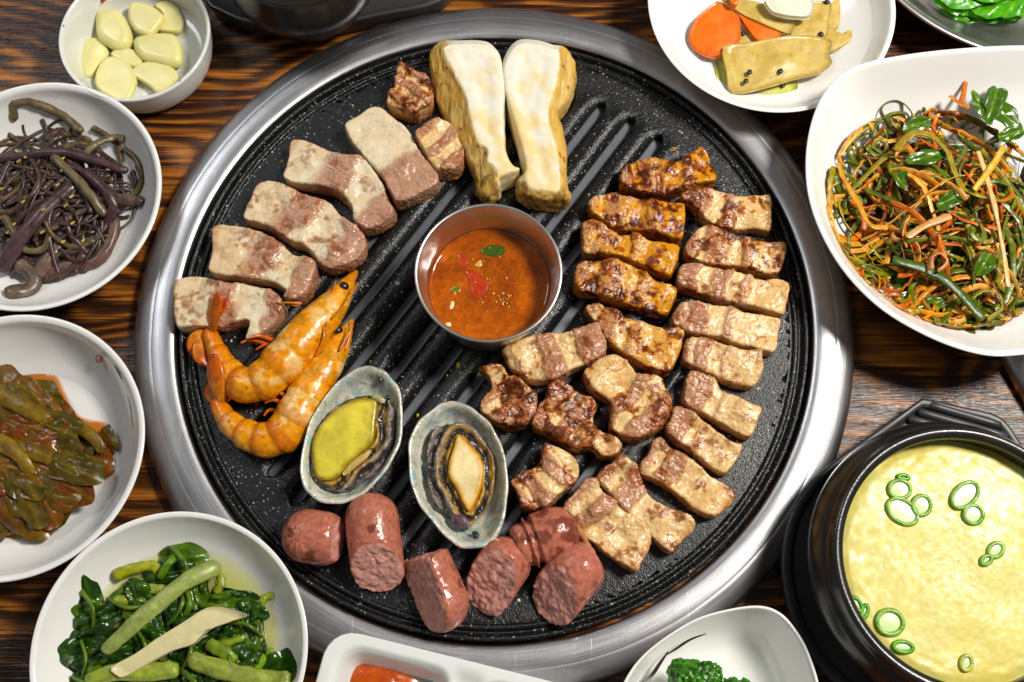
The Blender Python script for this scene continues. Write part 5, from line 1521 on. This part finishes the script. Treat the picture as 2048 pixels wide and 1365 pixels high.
for q in range(44):
    r_, a_ = 45 * math.sqrt(LR.random()), LR.uniform(0, 6.28)
    x, y = hs[0] + r_ * math.cos(a_), hs[1] + r_ * math.sin(a_)
    lz = 8 + sm(x, y) * LR.uniform(0.15, 0.6)
    px_ = np.array([sbc[0] + x, sbc[1] + y])
    # leaf() wants a pixel: place through a zero offset instead
    L_, W_ = LR.uniform(12, 20), LR.uniform(7, 11)
    o = leaf(sal, 'leaf', 1024, 682.5, 0, L_, W_, LR.uniform(0, 6.28), M['leaf'], [(0.020, 0.045, 0.004), (0.075, 0.13, 0.012)] if q % 3 else DRK[0], 600 + q, 3.2, 0.25, (0.12, 0.22, 0.03), org=tuple(P(1024, 682.5, 0)), fr=0.2, off=(x, y, lz - 8))
def ribbon(pts, w_, c, q, flat=0.22, tw=None):
    strand(sal, 'onion_shred', pts, w_, M['stem'], c, 7, flat, tw if tw is not None else LR.uniform(-1.2, 1.2), seed=q, taper=False)
for q in range(285):
    r_, a_ = 56 * math.sqrt(LR.random()), LR.uniform(0, 6.28)
    x, y = hs[0] + r_ * math.cos(a_), hs[1] + r_ * math.sin(a_)
    an = LR.uniform(0, 6.28)
    curl = LR.gauss(0, 0.05)
    if q % 6 == 0:
        curl = LR.choice((-1, 1)) * LR.uniform(0.18, 0.34)
    L = LR.uniform(22, 60) if q % 6 else LR.uniform(18, 30)
    m_ = 10
    pts = []
    lf = LR.uniform(0.55, 1.08)
    wob = LR.uniform(0, 6)
    for k in range(m_):
        rr = math.hypot(x - hs[0], y - hs[1])
        if rr > 59:
            x, y = hs[0] + (x - hs[0]) * 59 / rr, hs[1] + (y - hs[1]) * 59 / rr
        bz = max(0, (math.hypot(x, y) - 30) * 0.55)
        pts.append((x, y, max(sm(x, y) * lf, bz) + 1.2 * math.sin(wob + k * 0.8) + 1))
        x += L / m_ * math.cos(an)
        y += L / m_ * math.sin(an)
        an += curl * L / m_ + LR.gauss(0, 0.10)
    kind = LR.random()
    c = LR.choice(GRN) if kind < 0.47 else (LR.choice(ORG) if kind < 0.96 else DRK[0])
    ribbon(pts, LR.uniform(0.8, 1.6), np.array(c), q)
zs2 = Z(1600, 80, 2.134)
def trace(pts, w_, c, q, z=34, tw=0.3, flat=0.3):
    p = np.array([P(a, b, z * 0.86) - np.array([slo[0], slo[1], 8.0]) for a, b in zs2(pts)])
    ribbon(p, w_, np.array(c), q, flat, tw)
trace([(760, 480), (800, 600), (840, 760), (870, 920), (890, 1050)], 1.25, [(0.72, 0.52, 0.32), (0.66, 0.36, 0.12)], 901, 42, 0.1)
trace([(870, 455), (820, 540), (745, 640)], 1.5, [(0.62, 0.42, 0.10), (0.66, 0.40, 0.12)], 902, 43, 0.1)
trace([(390, 370), (345, 310), (370, 270), (430, 265), (475, 310), (470, 340)], 1.1, [(0.05, 0.07, 0.015), (0.10, 0.11, 0.03)], 903, 30, 1.0)
trace([(690, 270), (705, 180)], 1.4, [(0.48, 0.17, 0.02), (0.40, 0.12, 0.01)], 904, 36)
trace([(640, 240), (680, 270), (720, 290)], 1.4, [(0.52, 0.22, 0.04), (0.40, 0.12, 0.01)], 905, 36)
trace([(400, 940), (560, 990), (680, 1080), (780, 1190)], 2.4, [(0.03, 0.06, 0.012), (0.08, 0.12, 0.03)], 906, 36, 0.1)
trace([(370, 830), (260, 900), (225, 960), (260, 1020), (370, 1025)], 1.2, [(0.60, 0.32, 0.08), (0.50, 0.20, 0.03)], 907, 26, 0.6)
trace([(510, 1170), (560, 1215), (680, 1235), (820, 1200), (940, 1160)], 1.6, [(0.62, 0.36, 0.10), (0.50, 0.18, 0.02)], 908, 26, 0.5)
trace([(140, 690), (240, 620), (330, 530), (390, 480)], 1.5, [(0.14, 0.15, 0.03), (0.30, 0.22, 0.04)], 909, 32, 0.4)
trace([(165, 530), (190, 600), (250, 700), (300, 790), (370, 800)], 1.8, [(0.62, 0.36, 0.12), (0.55, 0.22, 0.04)], 910, 34, 0.3)
trace([(410, 470), (480, 400), (560, 410), (630, 480), (660, 560), (700, 650)], 2.0, [(0.20, 0.20, 0.03), (0.34, 0.22, 0.03)], 911, 40, 0.4)
trace([(730, 1110), (780, 1070), (850, 1090), (860, 1150), (800, 1195)], 1.5, [(0.16, 0.17, 0.03), (0.26, 0.20, 0.04)], 912, 34, 0.9)
trace([(560, 980), (560, 930), (600, 910), (630, 950), (590, 985)], 1.4, [(0.66, 0.36, 0.22), (0.55, 0.22, 0.08)], 913, 40, 0.9)
trace([(460, 840), (540, 790), (640, 750)], 1.8, [(0.66, 0.44, 0.26), (0.58, 0.28, 0.10)], 914, 42, 0.2)
for q, (x, y, z, L_, W_, an) in enumerate(((830, 260, 38, 12, 7, 1.2), (780, 290, 36, 10, 6, 2.0), (880, 330, 36, 12, 7, 2.4), (900, 400, 40, 9, 5, 0.3), (540, 500, 38, 12, 5, 0.3), (500, 360, 34, 9, 5, 0.4), (420, 580, 36, 9, 5, 2.0), (180, 650, 22, 9, 4, 1.8), (640, 680, 42, 9, 5, 0.5), (480, 1110, 28, 11, 6, 0.2), (560, 1130, 28, 10, 5, 0.4), (790, 950, 38, 8, 5, 1.0))):
    px, py = zs2([(x, y)])[0]
    leaf(sal, 'leaf', px, py, z * 0.86, L_ * 0.85, W_ * 0.8, an, M['leaf'], [(0.022, 0.065, 0.005), (0.085, 0.16, 0.014)], 700 + q, 2.0, 0.35, (0.16, 0.26, 0.04), org=slo, fr=0.16)

# ------------------------------------------------------------------ steel plate of lettuce
st, stc, str_ = round_dish('steel_plate', 'stainless steel plate with lettuce at the table corner', 2060, -212, 380, 24, M['cup'], [(0, 1), (0.62, 1), (0.66, 0), (0.70, 1), (0.93, 15), (0.95, 20), (0.985, 22.5), (1.0, 23), (1.0, 24), (0.985, 24.4), (0.95, 22.5), (0.92, 16), (0.70, 3), (0.5, 2.2), (0, 2.2)], 'plate')
CLAMP[0] = 'steel_plate'
let = empty('lettuce', (stc[0], stc[1], 3.0))
tag(let, 'fresh bright green lettuce leaves on the steel plate', 'lettuce')
TR = random.Random(4)
for q, (px, py, z, lx, ly, an) in enumerate(((1890, -12, 12, 14, 8, -0.6), (1860, -30, 10, 13, 7, -0.5), (1935, -14, 15, 15, 10, 0.2), (1955, 14, 10, 11, 6, 0.3), (1985, 2, 13, 12, 8, 0.6), (2005, 10, 10, 12, 8, -0.4), (2030, 0, 13, 10, 8, 1.0), (1945, 28, 7, 11, 4, 0.2), (1905, 12, 8, 11, 5, -0.6), (2000, -30, 17, 16, 11, 0.2), (1985, 30, 7, 10, 4, 0.1), (1880, -50, 14, 16, 10, 0.4), (2060, -40, 14, 16, 10, 0.9), (1960, -70, 18, 18, 12, 0.1), (2025, 24, 7, 9, 5, 0.3))):
    leaf(let, 'leaf', px, py, z, lx, ly, an, M['leaf'], [(0.045, 0.20, 0.004), (0.13, 0.40, 0.015)], 800 + q, 2.2, 0.1, (0.20, 0.45, 0.05), org=(stc[0], stc[1], 3.0), fr=0.14, n=40, rings=10)

CLAMP[0] = None
# ------------------------------------------------------------------ egg pot on its holder
ZE = 62.0
def holder(name, label, outline, zt, grooves):
    poly = catmull(PP(outline, zt)[:, :2], 4, True)
    c = poly.mean(0)
    poly = poly - c
    root = empty(name, (c[0], c[1], 0))
    tag(root, label, 'pot stand')
    rings = []
    for s, z in catmull([(0.90, 0.3), (0.965, 1.0), (0.99, zt - 3), (0.998, zt - 1), (0.985, zt), (0.955, zt), (0.93, zt - 0.8), (0.90, zt - 2.5), (0.6, zt - 3.0), (0.01, zt - 3.0)], 3):
        rings.append(np.c_[poly * max(s, 0.01), np.full(len(poly), z)])
    V, Q = loft(rings)
    o = mk('stand_body', V, Q, M['plastic'], root)
    for a, b in grooves:
        A, B = P(*a, zt) - np.array([c[0], c[1], 0]), P(*b, zt) - np.array([c[0], c[1], 0])
        V, Q = tube(np.linspace(A, B, 8) - np.array([0, 0, 1.4]), 2.3, 10, 0.9)
        mk('grip_rib', V, Q, M['plastic'], root)
    return root
zh = Z(1640, 680, 5.02)
holder('pot_stand', 'black plastic pot stand with ribbed grip under the egg pot', [(1855, 797), (1925, 812), (2000, 832), (2040, 880), (2085, 950), (2150, 1010), (2200, 1130), (2190, 1260), (2120, 1380), (2000, 1450), (1860, 1460), (1740, 1420), (1650, 1350), (1595, 1270), (1568, 1180), (1564, 1100), (1585, 1020), (1640, 945), (1720, 885), (1800, 828), (1838, 800)], 14.0, [zh([(1120, 650), (1810, 850)]), zh([(1010, 720), (1880, 965)]), zh([(910, 790), (1950, 1055)])])
ec = P(1935, 1117, ZE)
er = RR(1935, 1117, ZE, 268)
pot = empty('stone_pot', (ec[0], ec[1], 11.0))
tag(pot, 'black glazed stoneware pot full of steamed egg', 'pot')
hE = ZE - 11.0
prof = catmull([(0.5, 0.5), (er * 0.72, 0.0), (er * 0.80, 1.5), (er * 0.97, 12), (er * 1.07, 24), (er * 1.11, 34), (er * 1.07, 42), (er * 1.02, 46), (er * 1.005, hE - 2.0), (er * 0.995, hE - 0.3), (er * 0.97, hE + 0.3), (er * 0.935, hE - 0.4), (er * 0.915, hE - 2.5), (er * 0.925, hE - 10), (er * 0.93, hE - 20), (er * 0.80, hE - 30), (0.5, hE - 32)], 4)
V, Q = loft([np.c_[circle((0, 0), max(r, 0.4), 140), np.full(140, z)] for r, z in prof])
mk('pot_wall', V, Q, M['pot'], pot)
zeg = ZE - 9.0
eg = empty('steamed_egg', (ec[0], ec[1], zeg))
tag(eg, 'fluffy pale yellow steamed egg with green onion rings in the black pot', 'steamed egg')
V, Q, rel = polar(circle((0, 0), er * 0.925, 200), 90, (0, 0))
x, y = V[:, 0], V[:, 1]
V[:, 2] = 1.2 * (fbm(x * 0.06, y * 0.06, 0, 2, 5) - 0.5) + (0.12 + 1.2 * sst(0.7, 0.97, rel)) * 0.9 * (fbm(x * 0.28, y * 0.28, 0, 3, 6) - 0.5) + 0.15 * (fbm(x * 0.9, y * 0.9, 0, 2, 7) - 0.5) - 1.2 * sst(0.9, 1.0, rel)
n1 = fbm(x * 0.09, y * 0.09, 0, 3, 9)[:, None]
n2 = fbm(x * 0.4, y * 0.4, 0, 3, 10)[:, None]
col = np.array([0.61, 0.51, 0.15]) * (1 - n1) + np.array([0.60, 0.57, 0.24]) * n1
col = col * (0.9 + 0.2 * n2)
gsp = (sst(0.66, 0.80, n1[:, 0] + 0.15 * sst(0.7, 1, rel)) * 0.5)[:, None]
col = col * (1 - gsp) + np.array([0.48, 0.58, 0.22]) * gsp
mk('egg_surface', V, Q, M['egg'], eg, col)
ze_ = Z(1540, 780, 2.3327)
def ering(cx, cy, a, b, ang, gap=0.0, c=((0.11, 0.24, 0.03), (0.34, 0.50, 0.16)), w_=1.0, name='onion_ring', zo=0.5):
    t = np.linspace(gap, 2 * math.pi - gap if gap else 2 * math.pi, 26)
    ca, sa = math.cos(ang), math.sin(ang)
    px = [ze_([(cx + a * math.cos(u) * ca - b * math.sin(u) * sa, cy + a * math.cos(u) * sa + b * math.sin(u) * ca)])[0] for u in t]
    pts = np.array([P(q[0], q[1], zeg + zo) for q in px]) - np.array([ec[0], ec[1], zeg])
    V, Q = tube(pts, w_, 8, 1.2)
    vv = vn(V[:, 0] * 0.5, V[:, 1] * 0.5, 0, int(cx))[:, None]
    o = mk(name, V, Q, M['stem'], eg, np.array(c[0]) * (1 - vv) + np.array(c[1]) * vv)
    # pale pith inside the ring
    if not gap:
        poly = pts[:-1, :2]
        V, Q, rel = polar(poly, 4)
        V[:, 2] = zo + 0.15 + 0.3 * (1 - rel)
        mk('pith', V, Q, M['garlic'], o, np.tile([0.58, 0.70, 0.40], (len(V), 1)))
    return o
ering(605, 465, 50, 42, 0.2)
ering(617, 568, 78, 50, 0.62)
ering(707, 540, 42, 46, 0)
ering(908, 492, 72, 48, -0.75)
ering(948, 582, 44, 42, 0.4)
ering(1052, 748, 38, 30, -0.7)
ering(1008, 795, 26, 18, -0.6)
ering(558, 1085, 62, 56, 0.3, w_=1.2)
ering(620, 1200, 46, 24, 0.15, c=((0.06, 0.20, 0.01), (0.16, 0.36, 0.03)))
ering(405, 1000, 36, 16, 1.0, c=((0.06, 0.20, 0.01), (0.16, 0.36, 0.03)))
ering(440, 1035, 30, 14, -1.3, c=((0.06, 0.20, 0.01), (0.16, 0.36, 0.03)))
ering(622, 408, 24, 10, 0.1, c=((0.10, 0.28, 0.02), (0.16, 0.36, 0.03)))
ering(915, 1275, 26, 34, 0.2, 0.0, c=((0.35, 0.42, 0.10), (0.5, 0.5, 0.2)))
# the pot and stand at the far side of the table
holder('pot_stand', 'black plastic pot stand beyond the steel ring at the table edge', [(405, -10), (440, 24), (500, 46), (580, 55), (660, 50), (760, 30), (880, 2), (920, -60), (900, -200), (800, -300), (600, -330), (450, -280), (390, -150)], 14.0, [])
c2 = P(590, -120, 55)
r2 = RR(590, -120, 55, 150)
V, Q = loft([np.c_[circle((0, 0), max(r2 * s, 0.4), 100), np.full(100, z)] for s, z in catmull([(0.01, 0), (0.75, 0), (0.85, 3), (1.08, 22), (1.05, 34), (1.0, 42), (0.96, 43), (0.93, 41), (0.92, 30), (0.8, 14), (0.01, 12)], 3)])
tag(mk('stone_pot', V, Q, M['pot'], loc=(c2[0], c2[1], 11.0)), 'empty looking black stoneware pot cut off behind the grill', 'pot')

# ------------------------------------------------------------------ divided sauce dish
ZD = 24.0
A0, A1 = P(668, 1258, ZD)[:2], P(1085, 1362, ZD)[:2]
dx = (A1 - A0) / np.linalg.norm(A1 - A0)
dy = np.array([dx[1], -dx[0]])
Wd, Hd = 128.0, 72.0
dc = A0 + dx * Wd / 2 + dy * Hd / 2 + np.array([-1.5, 1.0])
sd_ = empty('sauce_dish', (dc[0], dc[1], 0))
tag(sd_, 'speckled white rectangular dish with two wells of sauce', 'dish')
nx_, ny_ = 200, 116
gx, gy = np.meshgrid(np.linspace(-Wd / 2, Wd / 2, nx_), np.linspace(-Hd / 2, Hd / 2, ny_), indexing='ij')
def rbox(x, y, cx, cy, hx, hy, r):
    qx, qy = np.abs(x - cx) - hx + r, np.abs(y - cy) - hy + r
    return np.minimum(np.maximum(qx, qy), 0) + np.hypot(np.maximum(qx, 0), np.maximum(qy, 0)) - r
rp_ = []
for k in range(120):
    t = 2 * math.pi * k / 120
    dxk, dyk = math.cos(t), math.sin(t)
    lo_, hi_ = 0.0, 120.0
    for _ in range(26):
        m_ = (lo_ + hi_) / 2
        if rbox(dxk * m_, dyk * m_, 0, 0, Wd / 2, Hd / 2, 13) < 0:
            lo_ = m_
        else:
            hi_ = m_
    rp_.append((dxk * lo_, dyk * lo_))
rp_ = np.array(rp_)
rings = [np.c_[rp_ * s, np.full(120, z)] for s, z in ((0.80, 0.0), (0.84, 0.6), (0.90, 8), (0.965, 18), (0.995, 22.5), (1.0, 23.6), (0.99, 24.0))]
top = []
for s in np.linspace(0.985, 0.01, 46):
    p = rp_ * s
    w1 = rbox(p[:, 0], p[:, 1], -Wd / 4 + 0.8, 0, Wd / 4 - 5.5, Hd / 2 - 5, 11)
    w2 = rbox(p[:, 0], p[:, 1], Wd / 4 - 0.8, 0, Wd / 4 - 5.5, Hd / 2 - 5, 11)
    dd = np.minimum(w1, w2)
    ridge_low = 4.0 * sst(10, 2, np.abs(p[:, 0])) * sst(Hd / 2 - 2, Hd / 2 - 12, np.abs(p[:, 1]))
    top.append(np.c_[p, 24.0 - 18.0 * sst(1.0, -11.0, dd) - ridge_low * sst(-2, 1.5, dd)])
V, Q = loft(rings + top)
ang = math.atan2(dx[1], dx[0])
o = mk('dish_body', V, Q, M['speckled'], sd_)
sd_.rotation_euler = (0, 0, ang)
zq = Z(600, 1180, 1.932)
pp = catmull(PP(zq([(150, 350), (165, 305), (205, 275), (270, 268), (330, 285), (365, 280), (410, 310), (440, 325), (475, 350), (480, 420), (400, 470), (250, 480), (160, 430)]), 12)[:, :2], 4, True)
pc = pp.mean(0)
V, Q, rel = polar(pp - pc, 24, (0, 0))
x, y = V[:, 0], V[:, 1]
V[:, 2] = 5.5 * np.sqrt(np.clip(1 - rel ** 2, 0, 1)) + 2.6 * (fbm(x * 0.13, y * 0.13, 0, 3, 3) - 0.5) * (1 - rel ** 4)
n1 = fbm(x * 0.3, y * 0.3, 0, 3, 4)[:, None]
o = mk('chilli_paste', V, Q, M['paste'], None, np.array([0.36, 0.045, 0.006]) * (1 - n1) + np.array([0.58, 0.12, 0.012]) * n1, (pc[0], pc[1], 7.5))
tag(o, 'glossy dollop of red chilli paste in one well of the dish', 'sauce')

# ------------------------------------------------------------------ broccoli dish
ZB = 34.0
brim = [(1244, 1372), (1288, 1309), (1366, 1252), (1428, 1226), (1511, 1212), (1560, 1226), (1596, 1266), (1622, 1318), (1640, 1390), (1630, 1480), (1570, 1545), (1460, 1570), (1340, 1560), (1250, 1510), (1225, 1440)]
rim = catmull(PP(brim, ZB)[:, :2], 6, True)
bc = rim.mean(0)
bd = empty('broccoli_dish', (bc[0], bc[1], 0))
tag(bd, 'white rounded dish with a black brush stroke holding broccoli', 'dish')
V, Q = dish(rim - bc, [(0, 1.4), (0.46, 1.4), (0.48, 0), (0.53, 0), (0.56, 2), (0.80, 14), (0.95, 29), (1.0, 33.5), (0.99, 34.3), (0.965, 33.5), (0.90, 25), (0.76, 12), (0.55, 5), (0.3, 4), (0, 4)], (0, 0))
mk('bowl_wall', V, Q, M['china'], bd)
b3 = (bc[0], bc[1], 0)
curve_mark(bd, b3, ((1412, 1268, -3.0), (1380, 1280, -4.5), (1352, 1298, -6.2), (1330, 1312, -7.0)), 27.5, 0.55, (0.03, 0.02, 0.018))
curve_mark(bd, b3, ((1336, 1304, -6.0), (1318, 1330, -7.0), (1304, 1350, -7.0), (1285, 1364, -6.0)), 27.5, 0.8, (0.03, 0.02, 0.018))
BR = random.Random(2)
def broccoli(label, px, py, rpx, z, seed):
    c = P(px, py, z)
    R = RR(px, py, z, rpx)
    root = empty('broccoli_floret', (c[0], c[1], z - R * 0.9))
    tag(root, label, 'broccoli', 'broccoli florets in the white dish')
    lobes = [(np.zeros(3), R * 0.72)]
    for k in range(11):
        a_, b_ = BR.uniform(0, 6.28), BR.uniform(0.1, 1.35)
        d = np.array([math.cos(a_) * math.sin(b_), math.sin(a_) * math.sin(b_), math.cos(b_)])
        lobes.append((d * R * 0.58, R * BR.uniform(0.34, 0.46)))
    def fn(X, Y, ZZ):
        d = np.full(X.shape, 1e9)
        for q, r in lobes:
            d = np.minimum(d, np.sqrt((X - q[0]) ** 2 + (Y - q[1]) ** 2 + (ZZ - q[2]) ** 2) - r)
        return np.maximum(d, -R * 0.25 - ZZ)
    V, Q = nets(fn, (-R * 1.3,) * 3, (R * 1.3,) * 3, 0.55)
    V = relax(V, Q, 1, 0.4)
    Nn = vnorm(V, Q)
    x, y, zz = V.T
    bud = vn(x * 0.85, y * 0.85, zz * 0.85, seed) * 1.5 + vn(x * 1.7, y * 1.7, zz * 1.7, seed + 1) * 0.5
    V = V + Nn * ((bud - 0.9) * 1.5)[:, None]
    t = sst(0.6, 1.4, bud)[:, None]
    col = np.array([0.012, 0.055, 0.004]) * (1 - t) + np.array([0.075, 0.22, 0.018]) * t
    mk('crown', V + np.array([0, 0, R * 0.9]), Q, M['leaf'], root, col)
    V, Q = tube(np.array([[0, 0, R * 0.75], [0.5, -0.5, R * 0.35], [1, -1, 0.5]]), [R * 0.45, R * 0.28, R * 0.25], 12)
    mk('stalk', V, Q, M['stem'], root, np.tile([0.22, 0.34, 0.08], (len(V), 1)))
broccoli('large bright green broccoli floret beside the brush stroke', 1385, 1368, 62, 26, 901)
broccoli('broccoli floret with the smaller crown in the white dish', 1478, 1400, 46, 24, 905)

# salt, crumbs and oil drops spattered on the iron
CR = random.Random(3)
vs, qs, cs = [], [], []
for q in range(420):
    r_, a_ = 141 * math.sqrt(CR.random()), CR.uniform(0, 6.28)
    x, y = r_ * math.cos(a_), r_ * math.sin(a_)
    if q % 2:
        x, y = CR.gauss(-45, 28), CR.gauss(-40, 30)
    s_ = x * SN[0] + y * SN[1]
    d_ = abs((s_ + 5.5 + 8.75) % 17.5 - 8.75)
    if math.hypot(x, y) > 142 or d_ < 4.5:
        continue
    e = CR.choice([0.25, 0.3, 0.35, 0.45, 0.6, 0.9])
    p = np.array([x, y, ZP + 0.75 * min(1, max(0, (d_ - 2) / 5)) * (math.hypot(x, y) < 128)])
    cube = np.array([[i, j, k] for i in (-1, 1) for j in (-1, 1) for k in (-1, 1)], float) * e * np.array([CR.uniform(.6, 1.4), CR.uniform(.6, 1.4), 0.6])
    cube += np.array([[CR.uniform(-.3, .3) * e for _ in range(3)] for _ in range(8)])
    b0 = len(vs) * 8
    vs.append(cube + p)
    qs.append(np.array([[0, 1, 3, 2], [4, 6, 7, 5], [0, 4, 5, 1], [2, 3, 7, 6], [0, 2, 6, 4], [1, 5, 7, 3]]) + b0)
    cs.append(np.tile(CR.choice([(0.70, 0.68, 0.62), (0.62, 0.60, 0.56), (0.60, 0.38, 0.08), (0.45, 0.24, 0.05), (0.65, 0.50, 0.10), (0.20, 0.08, 0.02)]), (8, 1)))
o = mk('crumbs', np.concatenate(vs), np.concatenate(qs), M['stem'], None, np.concatenate(cs), (GC[0], GC[1], 0))
tag(o, 'tiny golden crumbs and salt grains scattered over the black grill plate', 'crumbs', kind='stuff')
